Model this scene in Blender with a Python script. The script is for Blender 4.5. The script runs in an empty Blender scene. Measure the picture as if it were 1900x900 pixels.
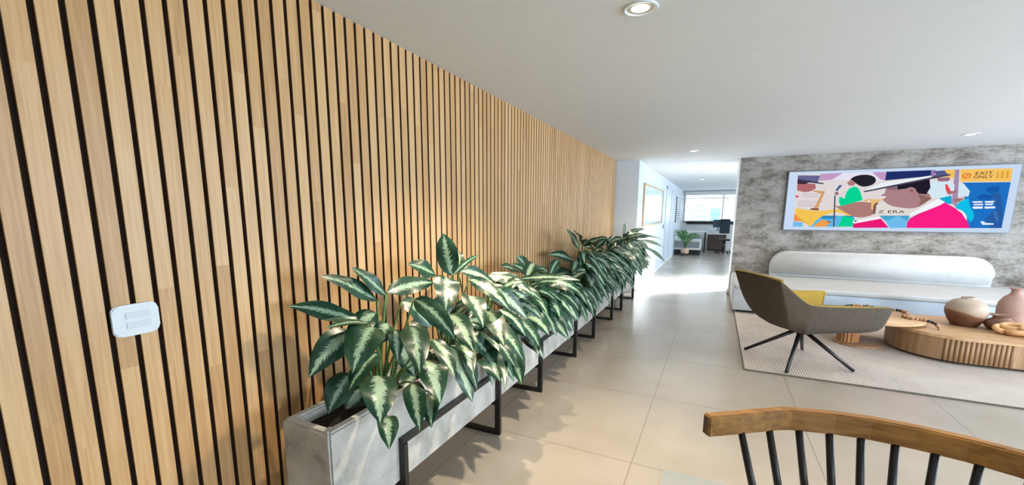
import bpy, bmesh, math, random
from mathutils import Vector, Matrix, noise
from math import sin, cos, pi, radians
random.seed(7)
C = bpy.context.scene.collection
ZC = 2.39            # ceiling height
XW = -1.678          # face of the slatted wall
YT = 8.658           # face of the grey wall

WORLD = 3.0
EXPO = 0.15

# ------------------------------------------------------------------ helpers
def lin(h):
    h = h.lstrip('#')
    r = []
    for i in (0, 2, 4):
        c = int(h[i:i+2], 16) / 255
        r.append(c / 12.92 if c <= .04045 else ((c + .055) / 1.055) ** 2.4)
    return (*r, 1.0)

def newmat(name):
    m = bpy.data.materials.new(name); m.use_nodes = True
    nt = m.node_tree
    return m, nt, nt.nodes['Principled BSDF']

def N(nt, t, **kw):
    n = nt.nodes.new(t)
    for k, v in kw.items():
        if k in n.inputs.keys() if isinstance(k, str) else False:
            n.inputs[k].default_value = v
        else:
            setattr(n, k, v)
    return n

def ramp(nt, fac, stops):
    r = nt.nodes.new('ShaderNodeValToRGB')
    el = r.color_ramp.elements
    while len(el) < len(stops): el.new(.5)
    for e, (p, c) in zip(el, stops):
        e.position = p; e.color = lin(c) if isinstance(c, str) else c
    nt.links.new(fac, r.inputs['Fac'])
    return r

def math_(nt, op, a, b=None, c=None):
    n = nt.nodes.new('ShaderNodeMath'); n.operation = op
    for i, v in enumerate((a, b, c)):
        if v is None: continue
        if isinstance(v, (int, float)): n.inputs[i].default_value = v
        else: nt.links.new(v, n.inputs[i])
    return n.outputs[0]

def plain(name, col, rough=.5, metal=0, spec=.5, bump=0, bscale=60, var=.06, vscale=8):
    m, nt, p = newmat(name)
    tc = nt.nodes.new('ShaderNodeTexCoord')
    nz = N(nt, 'ShaderNodeTexNoise'); nz.inputs['Scale'].default_value = vscale; nz.inputs['Detail'].default_value = 4
    nt.links.new(tc.outputs['Object'], nz.inputs['Vector'])
    c = lin(col); lo = tuple(max(0, x * (1 - var * 2)) for x in c[:3]) + (1,); hi = tuple(min(1, x * (1 + var)) for x in c[:3]) + (1,)
    r = ramp(nt, nz.outputs['Fac'], [(.3, lo), (.7, hi)])
    nt.links.new(r.outputs['Color'], p.inputs['Base Color'])
    p.inputs['Roughness'].default_value = rough; p.inputs['Metallic'].default_value = metal
    p.inputs['Specular IOR Level'].default_value = spec
    if bump:
        nb = N(nt, 'ShaderNodeTexNoise'); nb.inputs['Scale'].default_value = bscale; nb.inputs['Detail'].default_value = 6
        nt.links.new(tc.outputs['Object'], nb.inputs['Vector'])
        b = nt.nodes.new('ShaderNodeBump'); b.inputs['Strength'].default_value = bump; b.inputs['Distance'].default_value = .01
        nt.links.new(nb.outputs['Fac'], b.inputs['Height']); nt.links.new(b.outputs['Normal'], p.inputs['Normal'])
    return m

def wood(name, dark, light, axis='X', rough=.45, scale=1.0):
    m, nt, p = newmat(name)
    tc = nt.nodes.new('ShaderNodeTexCoord')
    mp = nt.nodes.new('ShaderNodeMapping')
    s = [22 * scale] * 3; s['XYZ'.index(axis)] = 1.6 * scale
    mp.inputs['Scale'].default_value = s
    nt.links.new(tc.outputs['Object'], mp.inputs['Vector'])
    nz = nt.nodes.new('ShaderNodeTexNoise'); nz.inputs['Scale'].default_value = 1.5; nz.inputs['Detail'].default_value = 7; nz.inputs['Distortion'].default_value = .6
    nt.links.new(mp.outputs['Vector'], nz.inputs['Vector'])
    r = ramp(nt, nz.outputs['Fac'], [(.3, dark), (.68, light)])
    nt.links.new(r.outputs['Color'], p.inputs['Base Color'])
    p.inputs['Roughness'].default_value = rough
    return m

def emit(name, col, strength):
    m = bpy.data.materials.new(name); m.use_nodes = True
    nt = m.node_tree; nt.nodes.clear()
    o = nt.nodes.new('ShaderNodeOutputMaterial'); e = nt.nodes.new('ShaderNodeEmission')
    e.inputs['Color'].default_value = lin(col); e.inputs['Strength'].default_value = strength
    nt.links.new(e.outputs[0], o.inputs['Surface'])
    return m

class MB:
    """collects shapes into one mesh"""
    def __init__(s): s.bm = bmesh.new()
    def box(s, lo, hi, bev=0, seg=2, mat=0):
        r = bmesh.ops.create_cube(s.bm, size=1)
        vs = r['verts']
        for v in vs:
            v.co = Vector([lo[i] + (v.co[i] + .5) * (hi[i] - lo[i]) for i in range(3)])
        fs = set(f for v in vs for f in v.link_faces)
        for f in fs: f.material_index = mat
        if bev:
            es = list(set(e for v in vs for e in v.link_edges))
            bmesh.ops.bevel(s.bm, geom=es, offset=bev, segments=seg, affect='EDGES', profile=.5)
        return s
    def bar(s, a, b, w, h, up=(0, 0, 1)):
        a = Vector(a); b = Vector(b); d = b - a; L = d.length; d.normalize()
        u = Vector(up)
        if abs(d.dot(u)) > .95: u = Vector((1, 0, 0))
        x = d.cross(u).normalized(); u = x.cross(d)
        vs = []
        for t in (a, b):
            for i, j in ((-1, -1), (1, -1), (1, 1), (-1, 1)):
                vs.append(s.bm.verts.new(t + x * (i * w / 2) + u * (j * h / 2)))
        f = s.bm.faces.new
        f(vs[3::-1]); f(vs[4:8])
        for i in range(4): f((vs[i], vs[(i + 1) % 4], vs[4 + (i + 1) % 4], vs[4 + i]))
        return s
    def tube(s, pts, r, n=10, closed=False, caps=True):
        pts = [Vector(p) for p in pts]
        rr = r if isinstance(r, (list, tuple)) else [r] * len(pts)
        rings = []
        prev = None
        for i, p in enumerate(pts):
            if closed: d = pts[(i + 1) % len(pts)] - pts[i - 1]
            else: d = pts[min(i + 1, len(pts) - 1)] - pts[max(i - 1, 0)]
            d.normalize()
            if prev is None:
                u = Vector((0, 0, 1)) if abs(d.z) < .9 else Vector((1, 0, 0))
            else: u = prev
            x = d.cross(u).normalized(); u = x.cross(d).normalized(); prev = u
            rings.append([s.bm.verts.new(p + (x * cos(2 * pi * k / n) + u * sin(2 * pi * k / n)) * rr[i]) for k in range(n)])
        m = len(rings)
        for i in range(m if closed else m - 1):
            A, B = rings[i], rings[(i + 1) % m]
            for k in range(n):
                f = s.bm.faces.new((A[k], A[(k + 1) % n], B[(k + 1) % n], B[k])); f.smooth = True
        if caps and not closed:
            s.bm.faces.new(rings[0][::-1]); s.bm.faces.new(rings[-1])
        return s
    def lathe(s, prof, c=(0, 0, 0), n=32, flat=False):
        c = Vector(c); rings = []
        for r, z in prof:
            if r < 1e-5: rings.append([s.bm.verts.new(c + Vector((0, 0, z)))])
            else: rings.append([s.bm.verts.new(c + Vector((r * cos(2 * pi * k / n), r * sin(2 * pi * k / n), z))) for k in range(n)])
        for A, B in zip(rings, rings[1:]):
            for k in range(n):
                k2 = (k + 1) % n
                if len(A) == 1 and len(B) == 1: continue
                if len(A) == 1: f = s.bm.faces.new((A[0], B[k2], B[k]))
                elif len(B) == 1: f = s.bm.faces.new((A[k], A[k2], B[0]))
                else: f = s.bm.faces.new((A[k], A[k2], B[k2], B[k]))
                f.smooth = not flat
        return s
    def prism(s, outline, z0, z1, bev=0):
        lo = [s.bm.verts.new((x, y, z0)) for x, y in outline]
        hi = [s.bm.verts.new((x, y, z1)) for x, y in outline]
        n = len(outline); fs = []
        fs.append(s.bm.faces.new(lo[::-1])); top = s.bm.faces.new(hi); fs.append(top)
        for i in range(n): fs.append(s.bm.faces.new((lo[i], lo[(i + 1) % n], hi[(i + 1) % n], hi[i])))
        if bev:
            es = list(top.edges)
            bmesh.ops.bevel(s.bm, geom=es, offset=bev, segments=2, affect='EDGES')
        return s
    def sphere(s, c, r, sc=(1, 1, 1), u=10, v=7):
        M = Matrix.Translation(c) @ Matrix.Diagonal((*sc, 1))
        q = bmesh.ops.create_uvsphere(s.bm, u_segments=u, v_segments=v, radius=r, matrix=M)
        for w in q['verts']:
            for f in w.link_faces: f.smooth = True
        return s
    def build(s, name, mat, parent=None, smooth=False, off=None, fix=True):
        if fix: bmesh.ops.recalc_face_normals(s.bm, faces=s.bm.faces)
        if smooth:
            for f in s.bm.faces: f.smooth = True
        me = bpy.data.meshes.new(name)
        if parent is not None and off is None: off = parent.get('_loc')
        if off is not None: bmesh.ops.translate(s.bm, verts=s.bm.verts, vec=-Vector(off))
        s.bm.to_mesh(me); s.bm.free()
        for m in (mat if isinstance(mat, (list, tuple)) else [mat]): me.materials.append(m)
        o = bpy.data.objects.new(name, me); C.objects.link(o)
        if parent is not None: o.parent = parent
        return o

LOCS = {}
def empty(name, loc, label, cat, group=None):
    o = bpy.data.objects.new(name, None); C.objects.link(o)
    o.location = loc; o.empty_display_size = .1
    o['_loc'] = list(loc)
    o['label'] = label; o['category'] = cat
    if group: o['group'] = group
    return o
def tag(o, label, cat, group=None):
    o['label'] = label; o['category'] = cat
    if group: o['group'] = group
    return o
def struct(o, label=None, cat=None):
    o['kind'] = 'structure'
    if label: o['label'] = label
    if cat: o['category'] = cat
    return o
def one(mb, name, mat, loc, label, cat, group=None, smooth=False):
    """a thing that is a single mesh, origin at its base"""
    o = mb.build(name, mat, None, smooth, off=loc); o.location = loc
    return tag(o, label, cat, group)

# ------------------------------------------------------------------ materials
def slat_material():
    m, nt, p = newmat('oak_slats')
    geo = nt.nodes.new('ShaderNodeNewGeometry'); sep = nt.nodes.new('ShaderNodeSeparateXYZ')
    nt.links.new(geo.outputs['Position'], sep.inputs[0])
    k = math_(nt, 'FLOOR', math_(nt, 'DIVIDE', math_(nt, 'SUBTRACT', sep.outputs['Y'], .4195), .0663))
    wn = nt.nodes.new('ShaderNodeTexWhiteNoise'); wn.noise_dimensions = '1D'; nt.links.new(k, wn.inputs['W'])
    # glued lengths along each slat
    zz = math_(nt, 'FLOOR', math_(nt, 'ADD', math_(nt, 'MULTIPLY', sep.outputs['Z'], .9), math_(nt, 'MULTIPLY', wn.outputs['Value'], 9.0)))
    cmb = nt.nodes.new('ShaderNodeCombineXYZ'); nt.links.new(k, cmb.inputs[0]); nt.links.new(zz, cmb.inputs[1])
    wn2 = nt.nodes.new('ShaderNodeTexWhiteNoise'); wn2.noise_dimensions = '2D'; nt.links.new(cmb.outputs[0], wn2.inputs['Vector'])
    mp = nt.nodes.new('ShaderNodeCombineXYZ')
    nt.links.new(math_(nt, 'MULTIPLY', sep.outputs['Y'], 60), mp.inputs[0])
    nt.links.new(math_(nt, 'MULTIPLY', sep.outputs['Z'], 2.2), mp.inputs[1])
    nt.links.new(math_(nt, 'MULTIPLY', wn2.outputs['Value'], 40), mp.inputs[2])
    nz = nt.nodes.new('ShaderNodeTexNoise'); nz.inputs['Scale'].default_value = 1.6; nz.inputs['Detail'].default_value = 6; nz.inputs['Distortion'].default_value = .5
    nt.links.new(mp.outputs[0], nz.inputs['Vector'])
    f = math_(nt, 'ADD', math_(nt, 'MULTIPLY', nz.outputs['Fac'], .70), math_(nt, 'MULTIPLY', wn2.outputs['Value'], .30))
    r = ramp(nt, f, [(.22, SLAT[0]), (.5, SLAT[1]), (.8, SLAT[2])])
    nt.links.new(r.outputs['Color'], p.inputs['Base Color'])
    p.inputs['Roughness'].default_value = .42
    return m

def floor_material():
    m, nt, p = newmat('beige_tiles')
    geo = nt.nodes.new('ShaderNodeNewGeometry'); sep = nt.nodes.new('ShaderNodeSeparateXYZ')
    nt.links.new(geo.outputs['Position'], sep.inputs[0])
    def line(out, o, per, w):
        q = math_(nt, 'FRACT', math_(nt, 'DIVIDE', math_(nt, 'SUBTRACT', out, o), per))
        d = math_(nt, 'ABSOLUTE', math_(nt, 'SUBTRACT', q, .5))
        return math_(nt, 'GREATER_THAN', d, .5 - w / per / 2)
    lx = line(sep.outputs['X'], -.34, .985, .006); ly = line(sep.outputs['Y'], 2.43, 1.02, .007)
    g = math_(nt, 'MAXIMUM', lx, ly)
    nz = nt.nodes.new('ShaderNodeTexNoise'); nz.inputs['Scale'].default_value = 1.7; nz.inputs['Detail'].default_value = 8
    nt.links.new(geo.outputs['Position'], nz.inputs['Vector'])
    r = ramp(nt, nz.outputs['Fac'], [(.3, FLOORC[0]), (.7, FLOORC[1])])
    mx = nt.nodes.new('ShaderNodeMix'); mx.data_type = 'RGBA'
    nt.links.new(g, mx.inputs['Factor']); nt.links.new(r.outputs['Color'], mx.inputs[6]); mx.inputs[7].default_value = lin('8d8478')
    nt.links.new(mx.outputs[2], p.inputs['Base Color'])
    rr = math_(nt, 'ADD', math_(nt, 'MULTIPLY', nz.outputs['Fac'], .12), .17)
    nt.links.new(rr, p.inputs['Roughness'])
    b = nt.nodes.new('ShaderNodeBump'); b.inputs['Strength'].default_value = .25; b.inputs['Distance'].default_value = .002; b.invert = True
    nt.links.new(g, b.inputs['Height']); nt.links.new(b.outputs['Normal'], p.inputs['Normal'])
    return m

def concrete_wall():
    m, nt, p = newmat('mottled_grey_wallpaper')
    geo = nt.nodes.new('ShaderNodeNewGeometry'); sep = nt.nodes.new('ShaderNodeSeparateXYZ')
    nt.links.new(geo.outputs['Position'], sep.inputs[0])
    n1 = nt.nodes.new('ShaderNodeTexNoise'); n1.inputs['Scale'].default_value = 4.2; n1.inputs['Detail'].default_value = 10; n1.inputs['Roughness'].default_value = .66
    n2 = nt.nodes.new('ShaderNodeTexNoise'); n2.inputs['Scale'].default_value = 26; n2.inputs['Detail'].default_value = 6
    mp = nt.nodes.new('ShaderNodeMapping'); mp.inputs['Scale'].default_value = (.75, 1, 1.7)
    nt.links.new(geo.outputs['Position'], mp.inputs['Vector'])
    nt.links.new(mp.outputs[0], n1.inputs['Vector']); nt.links.new(mp.outputs[0], n2.inputs['Vector'])
    f = math_(nt, 'ADD', math_(nt, 'MULTIPLY', n1.outputs['Fac'], .72), math_(nt, 'MULTIPLY', n2.outputs['Fac'], .28))
    r = ramp(nt, f, [(.36, '565049'), (.44, '78746e'), (.52, '938f8b'), (.66, 'a8a5a2')])
    q = math_(nt, 'ABSOLUTE', math_(nt, 'SUBTRACT', math_(nt, 'FRACT', math_(nt, 'DIVIDE', math_(nt, 'SUBTRACT', sep.outputs['X'], 3.6), 1.1)), .5))
    ln = math_(nt, 'GREATER_THAN', q, .4965)
    mx = nt.nodes.new('ShaderNodeMix'); mx.data_type = 'RGBA'; nt.links.new(math_(nt, 'MULTIPLY', ln, .5), mx.inputs['Factor'])
    nt.links.new(r.outputs['Color'], mx.inputs[6]); mx.inputs[7].default_value = lin('60605e')
    nt.links.new(mx.outputs[2], p.inputs['Base Color']); p.inputs['Roughness'].default_value = .75
    return m

def trough_material():
    m, nt, p = newmat('cast_concrete')
    tc = nt.nodes.new('ShaderNodeTexCoord')
    n1 = nt.nodes.new('ShaderNodeTexNoise'); n1.inputs['Scale'].default_value = 5; n1.inputs['Detail'].default_value = 9; n1.inputs['Roughness'].default_value = .6
    nt.links.new(tc.outputs['Object'], n1.inputs['Vector'])
    r = ramp(nt, n1.outputs['Fac'], [(.3, '83827a'), (.42, 'a9a8a1'), (.55, 'bdbcb7'), (.75, 'cccbc7')])
    nt.links.new(r.outputs['Color'], p.inputs['Base Color']); p.inputs['Roughness'].default_value = .8
    n2 = nt.nodes.new('ShaderNodeTexNoise'); n2.inputs['Scale'].default_value = 45; n2.inputs['Detail'].default_value = 6
    nt.links.new(tc.outputs['Object'], n2.inputs['Vector'])
    b = nt.nodes.new('ShaderNodeBump'); b.inputs['Strength'].default_value = .15; b.inputs['Distance'].default_value = .01
    nt.links.new(n2.outputs['Fac'], b.inputs['Height']); nt.links.new(b.outputs['Normal'], p.inputs['Normal'])
    return m

def leaf_material():
    m, nt, p = newmat('variegated_leaf')
    at = nt.nodes.new('ShaderNodeAttribute'); at.attribute_name = 'leafuv'
    sep = nt.nodes.new('ShaderNodeSeparateXYZ'); nt.links.new(at.outputs['Vector'], sep.inputs[0])
    t, v, rnd = sep.outputs
    av = math_(nt, 'ABSOLUTE', v)
    cmb = nt.nodes.new('ShaderNodeCombineXYZ')
    # feathered veins sweep forward from the midrib
    nt.links.new(math_(nt, 'SUBTRACT', math_(nt, 'MULTIPLY', t, 46), math_(nt, 'MULTIPLY', av, 9)), cmb.inputs[0])
    nt.links.new(math_(nt, 'MULTIPLY', v, 2.0), cmb.inputs[1]); nt.links.new(math_(nt, 'MULTIPLY', rnd, 50), cmb.inputs[2])
    nz = nt.nodes.new('ShaderNodeTexNoise'); nz.inputs['Scale'].default_value = 1; nz.inputs['Detail'].default_value = 3
    nt.links.new(cmb.outputs[0], nz.inputs['Vector'])
    # half-width of the pale centre
    edge = math_(nt, 'ADD', math_(nt, 'MULTIPLY', math_(nt, 'SUBTRACT', nz.outputs['Fac'], .5), 1.0), math_(nt, 'ADD', .16, math_(nt, 'MULTIPLY', rnd, .22)))
    d = math_(nt, 'SUBTRACT', edge, av)
    mk = nt.nodes.new('ShaderNodeMapRange'); mk.inputs['From Min'].default_value = -.07; mk.inputs['From Max'].default_value = .07
    nt.links.new(d, mk.inputs['Value'])
    cmb2 = nt.nodes.new('ShaderNodeCombineXYZ'); nt.links.new(t, cmb2.inputs[0]); nt.links.new(v, cmb2.inputs[1]); nt.links.new(math_(nt, 'MULTIPLY', rnd, 91), cmb2.inputs[2])
    n3 = nt.nodes.new('ShaderNodeTexNoise'); n3.inputs['Scale'].default_value = 5; n3.inputs['Detail'].default_value = 4
    nt.links.new(cmb2.outputs[0], n3.inputs['Vector'])
    dk = ramp(nt, n3.outputs['Fac'], [(.3, LEAF[0]), (.7, LEAF[1])])
    pl = ramp(nt, math_(nt, 'ADD', math_(nt, 'MULTIPLY', n3.outputs['Fac'], .7), math_(nt, 'MULTIPLY', rnd, .3)), [(.25, LEAF[2]), (.75, LEAF[3])])
    mx = nt.nodes.new('ShaderNodeMix'); mx.data_type = 'RGBA'
    nt.links.new(mk.outputs[0], mx.inputs['Factor']); nt.links.new(dk.outputs['Color'], mx.inputs[6]); nt.links.new(pl.outputs['Color'], mx.inputs[7])
    rib = math_(nt, 'LESS_THAN', av, .035)
    mx2 = nt.nodes.new('ShaderNodeMix'); mx2.data_type = 'RGBA'
    nt.links.new(math_(nt, 'MULTIPLY', rib, .7), mx2.inputs['Factor']); nt.links.new(mx.outputs[2], mx2.inputs[6]); mx2.inputs[7].default_value = lin('9fb488')
    nt.links.new(mx2.outputs[2], p.inputs['Base Color'])
    p.inputs['Roughness'].default_value = .33; p.inputs['Specular IOR Level'].default_value = .55
    return m

def rug_material():
    m, nt, p = newmat('woven_rug')
    geo = nt.nodes.new('ShaderNodeNewGeometry'); sep = nt.nodes.new('ShaderNodeSeparateXYZ')
    nt.links.new(geo.outputs['Position'], sep.inputs[0])
    a = math_(nt, 'SINE', math_(nt, 'MULTIPLY', math_(nt, 'ADD', sep.outputs['X'], math_(nt, 'MULTIPLY', sep.outputs['Y'], .9)), 150))
    b_ = math_(nt, 'SINE', math_(nt, 'MULTIPLY', math_(nt, 'SUBTRACT', sep.outputs['X'], sep.outputs['Y']), 130))
    h = math_(nt, 'MULTIPLY', a, b_)
    nz = nt.nodes.new('ShaderNodeTexNoise'); nz.inputs['Scale'].default_value = 2.2; nz.inputs['Detail'].default_value = 5
    nt.links.new(geo.outputs['Position'], nz.inputs['Vector'])
    f = math_(nt, 'ADD', math_(nt, 'MULTIPLY', h, .16), nz.outputs['Fac'])
    r = ramp(nt, f, [(.25, RUGC[0]), (.75, RUGC[1])])
    nt.links.new(r.outputs['Color'], p.inputs['Base Color']); p.inputs['Roughness'].default_value = .95
    bp = nt.nodes.new('ShaderNodeBump'); bp.inputs['Strength'].default_value = .5; bp.inputs['Distance'].default_value = .004
    nt.links.new(h, bp.inputs['Height']); nt.links.new(bp.outputs['Normal'], p.inputs['Normal'])
    return m

def glaze_material():
    m, nt, p = newmat('two_tone_stoneware')
    tc = nt.nodes.new('ShaderNodeTexCoord'); sep = nt.nodes.new('ShaderNodeSeparateXYZ'); nt.links.new(tc.outputs['Object'], sep.inputs[0])
    nz = nt.nodes.new('ShaderNodeTexNoise'); nz.inputs['Scale'].default_value = 6
    nt.links.new(tc.outputs['Object'], nz.inputs['Vector'])
    # dip line tilts across the pot
    z = math_(nt, 'ADD', math_(nt, 'ADD', sep.outputs['Z'], math_(nt, 'MULTIPLY', sep.outputs['X'], .25)), math_(nt, 'MULTIPLY', nz.outputs['Fac'], .03))
    r = ramp(nt, math_(nt, 'MULTIPLY', z, 3.2), [(.30, '5d3a28'), (.44, '70492f'), (.52, 'a8947f'), (.9, 'b3a292')])
    nt.links.new(r.outputs['Color'], p.inputs['Base Color']); p.inputs['Roughness'].default_value = .5
    return m

def glass_material():
    m = bpy.data.materials.new('window_glass'); m.use_nodes = True
    nt = m.node_tree; nt.nodes.clear()
    o = nt.nodes.new('ShaderNodeOutputMaterial'); mix = nt.nodes.new('ShaderNodeMixShader')
    tr = nt.nodes.new('ShaderNodeBsdfTransparent'); gl = nt.nodes.new('ShaderNodeBsdfGlossy')
    gl.inputs['Roughness'].default_value = .02; tr.inputs['Color'].default_value = (.95, .98, 1, 1)
    fr = nt.nodes.new('ShaderNodeFresnel'); fr.inputs['IOR'].default_value = 1.3
    nt.links.new(fr.outputs[0], mix.inputs[0]); nt.links.new(tr.outputs[0], mix.inputs[1]); nt.links.new(gl.outputs[0], mix.inputs[2])
    nt.links.new(mix.outputs[0], o.inputs['Surface'])
    return m

def painting_material():
    m, nt, p = newmat('pale_blue_print')
    tc = nt.nodes.new('ShaderNodeTexCoord'); sep = nt.nodes.new('ShaderNodeSeparateXYZ'); nt.links.new(tc.outputs['Object'], sep.inputs[0])
    nz = nt.nodes.new('ShaderNodeTexNoise'); nz.inputs['Scale'].default_value = 1.8; nt.links.new(tc.outputs['Object'], nz.inputs['Vector'])
    f = math_(nt, 'ADD', math_(nt, 'MULTIPLY', sep.outputs['Z'], 1.1), math_(nt, 'MULTIPLY', math_(nt, 'SUBTRACT', nz.outputs['Fac'], .5), .12))
    r = ramp(nt, f, [(.05, 'cfe3f2'), (.25, 'b5d6ee'), (.42, 'e2f2fa'), (.62, 'fbfdff'), (.72, 'e8f0f8'), (.85, 'b9cde0')])
    nt.links.new(r.outputs['Color'], p.inputs['Base Color']); p.inputs['Roughness'].default_value = .15
    return m

def vcol_emit(name, strength):
    m = bpy.data.materials.new(name); m.use_nodes = True
    nt = m.node_tree; nt.nodes.clear()
    o = nt.nodes.new('ShaderNodeOutputMaterial'); e = nt.nodes.new('ShaderNodeEmission'); a = nt.nodes.new('ShaderNodeAttribute')
    a.attribute_name = 'ink'
    e.inputs['Strength'].default_value = strength
    nt.links.new(a.outputs['Color'], e.inputs['Color']); nt.links.new(e.outputs[0], o.inputs['Surface'])
    return m

SLAT = ('ad8557', 'c7a06f', 'd7b688')
FLOORC = ('a49b8e', 'b1a99d')
LEAF = ('0c2f20', '184630', '6f9480', 'a6bfa2')
RUGC = ('b6aaa0', 'd0c6bc')

M_slat = slat_material(); M_floor = floor_material(); M_conc = concrete_wall(); M_trough = trough_material()
M_leaf = leaf_material(); M_rug = rug_material(); M_glaze = glaze_material(); M_glass = glass_material()
M_white = plain('white_paint', 'dcdcda', .7, var=.02)
M_ceil = plain('ceiling_paint', 'e0e5ea', .8, var=.01)
M_back = plain('groove_backing', '24160d', .9)
M_black = plain('black_steel', '141416', .4, var=.1)
M_soil = plain('potting_soil', '1e1712', 1, bump=.8, bscale=40, var=.3, vscale=40)
M_stem = plain('leaf_stem', '4d7238', .5, var=.2, vscale=20)
M_plastic = plain('white_plastic', 'd3dce2', .35, var=.01)
M_plate2 = plain('white_plastic_rocker', 'c8d2d9', .35, var=.01)
M_sofa = plain('white_boucle', 'c1c3c4', .95, bump=.2, bscale=120, var=.03)
M_sofa2 = plain('cool_lit_white_fabric', 'bccbd9', .95, bump=.2, bscale=120, var=.03)  # white fabric, cool light on the sofa front mixed into the colour
M_dark = plain('dark_plinth', '2b2724', .8)
M_shell = plain('taupe_fabric', '51483d', .95, bump=.25, bscale=150, var=.08, vscale=30)
M_mustard = plain('mustard_fabric', 'b4943f', .95, bump=.25, bscale=150, var=.06, vscale=20)
M_oak = wood('oak_tabletop', 'b48c66', 'd0aa80', 'X', .45)
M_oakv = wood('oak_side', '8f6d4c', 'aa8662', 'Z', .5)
M_rail = wood('oiled_oak_rail', '6f4b1e', 'a2763a', 'X', .4, 1.3)
M_bead = plain('wood_bead', 'b88a66', .6); M_beadk = plain('black_bead', '1c1a1c', .5)
M_chain = wood('pale_wood_links', 'c99360', 'e2b683', 'X', .5, 2)
M_clay = plain('pink_clay', 'ad8d80', .7, var=.08)
M_clay2 = plain('brown_clay', '8d6a58', .6, var=.12)
M_tvframe = plain('television_bezel', '6f757c', .4, var=.02)
M_lampglow = emit('lamp_glow', 'fff6e6', 14)
M_grey = plain('grey_drawer_front', '8d9296', .6, var=.05)
M_brown = plain('dark_brown_veneer', '4a3c34', .6, var=.1)
M_palm = plain('palm_leaf', '3f8a3a', .5, var=.3, vscale=12)
M_tan = plain('tan_pot', 'cdb09a', .7)
M_base = plain('brown_baseboard', '8a6a4e', .6)
M_frame = wood('oak_frame', 'a88c68', 'c8b090', 'Z', .5)
M_paint = painting_material()
M_build = plain('pale_facade', 'cfd6d8', .9, var=.1, vscale=.6)
M_build2 = plain('cyan_facade', '7fb4c0', .7, var=.1, vscale=.6)
M_blind = plain('white_blind', 'e8ecee', .7)

# ------------------------------------------------------------------ room shell
struct(MB().box((-2.6, -2.6, -.1), (6.4, 21.0, 0)).build('floor', M_floor), 'beige large-format tiled floor with thin grey joints', 'floor')
struct(MB().box((-.167, .2, 0), (1.6, 2.448, .002)).build('floor_patch_1', plain('pale_floor_patch', '9ea2a1', .3, var=.02)), 'paler floor patch under the spindle-back chair', 'floor')  # thin paler slab laid over part of the floor
struct(MB().box((-2.6, -2.6, ZC), (6.4, YT + .06, ZC + .1)).box((-2.6, YT + .06, ZC - .012), (6.4, 21, ZC + .1)).build('ceiling', M_ceil), 'plain white painted ceiling', 'ceiling')

mb = MB()
mb.box((XW - .12, -2.6, 0), (XW - .022, 8.12, ZC), mat=1)
k = -45
while True:
    y0 = .4195 + k * .0663 + .0078; y1 = y0 + .0663 - .0156
    if y0 > 8.1: break
    mb.box((XW - .024, y0, 0), (XW, min(y1, 8.12), ZC), bev=.0015, seg=1)
    k += 1
bmesh.ops.recalc_face_normals(mb.bm, faces=mb.bm.faces)
for f in mb.bm.faces:
    if f.material_index == 0 and abs(f.normal.y) > .85: f.material_index = 2
wl = struct(mb.build('wall_left', [M_slat, M_back, plain('dark_slat_side', '583c25', .8)]), 'oak slatted wall with narrow dark grooves', 'wall')  # slat side faces are darker brown than the fronts
# end column + corridor
XC = -1.281
struct(MB().box((XW - .12, 8.12, 0), (XC, 16.2, ZC)).box((XW - .12, 16.2, 0), (XC, 19.8, 1.14)).box((XW - .12, 16.2, 2.03), (XC, 19.8, ZC)).build('wall_corridor', plain('cool_white_paint', 'c9d2da', .6, var=.02)), 'white corridor wall past the end of the slats', 'wall')
struct(MB().box((.30, YT, 0), (6.4, YT + .12, ZC)).build('wall_back', M_conc), 'mottled grey wall behind the sofa', 'wall')
struct(MB().box((.285, YT - .002, 0), (.300, YT + .5, ZC)).box((.3, YT + .12, 0), (6.4, YT + .5, ZC)).build('wall_jamb', M_white), 'white end of the grey wall at the corridor', 'wall')
struct(MB().box((.273, YT - .01, 0), (.285, YT + .51, .05)).build('baseboard_right', M_base), 'brown baseboard at the corridor corner', 'baseboard')
struct(MB().box((XC, 8.13, 0), (XC + .012, 16.0, .07)).build('baseboard_corridor', M_white), 'white baseboard along the corridor wall', 'baseboard')
# right wall with a wide window, wall behind the camera
struct(MB().box((6.4, -2.6, 0), (6.5, 21, .5)).box((6.4, -2.6, 2.2), (6.5, 21, ZC)).box((6.4, 7.6, .5), (6.5, 9.8, 2.2)).box((6.4, -2.6, .5), (6.5, -1.6, 2.2)).box((6.4, 19.2, .5), (6.5, 21, 2.2)).build('wall_right', M_white), 'white wall with wide windows', 'wall')
struct(MB().box((-2.6, -2.7, 0), (6.5, -2.6, ZC)).build('wall_front', M_white), 'white wall behind the viewpoint', 'wall')
# far wall with its window
struct(MB().box((-2.6, 19.8, 0), (6.4, 19.95, 1.13)).box((-2.6, 19.8, 2.26), (6.4, 19.95, ZC)).box((-2.6, 19.8, 1.13), (-1.24, 19.95, 2.26)).box((3.2, 19.8, 1.13), (6.4, 19.95, 2.26)).build('wall_far', M_white), 'white far wall of the office under the window', 'wall')
w = struct(MB().box((-1.24, 19.8, 2.2), (3.2, 19.9, 2.26)).box((-1.24, 19.8, 1.10), (3.2, 19.9, 1.16)).box((-1.24, 19.8, 1.16), (-1.2, 19.9, 2.2)).box((.18, 19.8, 1.16), (.22, 19.9, 2.2)).box((1.6, 19.8, 1.16), (1.64, 19.9, 2.2)).box((-1.2, 19.82, 2.06), (3.2, 19.88, 2.09)).build('window_1', plain('window_frame_grey', '9aa2a8', .5)), 'wide window at the far end of the office', 'window')
o = MB().box((-1.2, 19.845, 1.16), (3.2, 19.85, 2.2)).build('pane', M_glass, w)
o = MB().box((-1.1, 19.74, 1.02), (3.2, 19.8, 1.13)).build('sill', M_dark, w)
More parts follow.
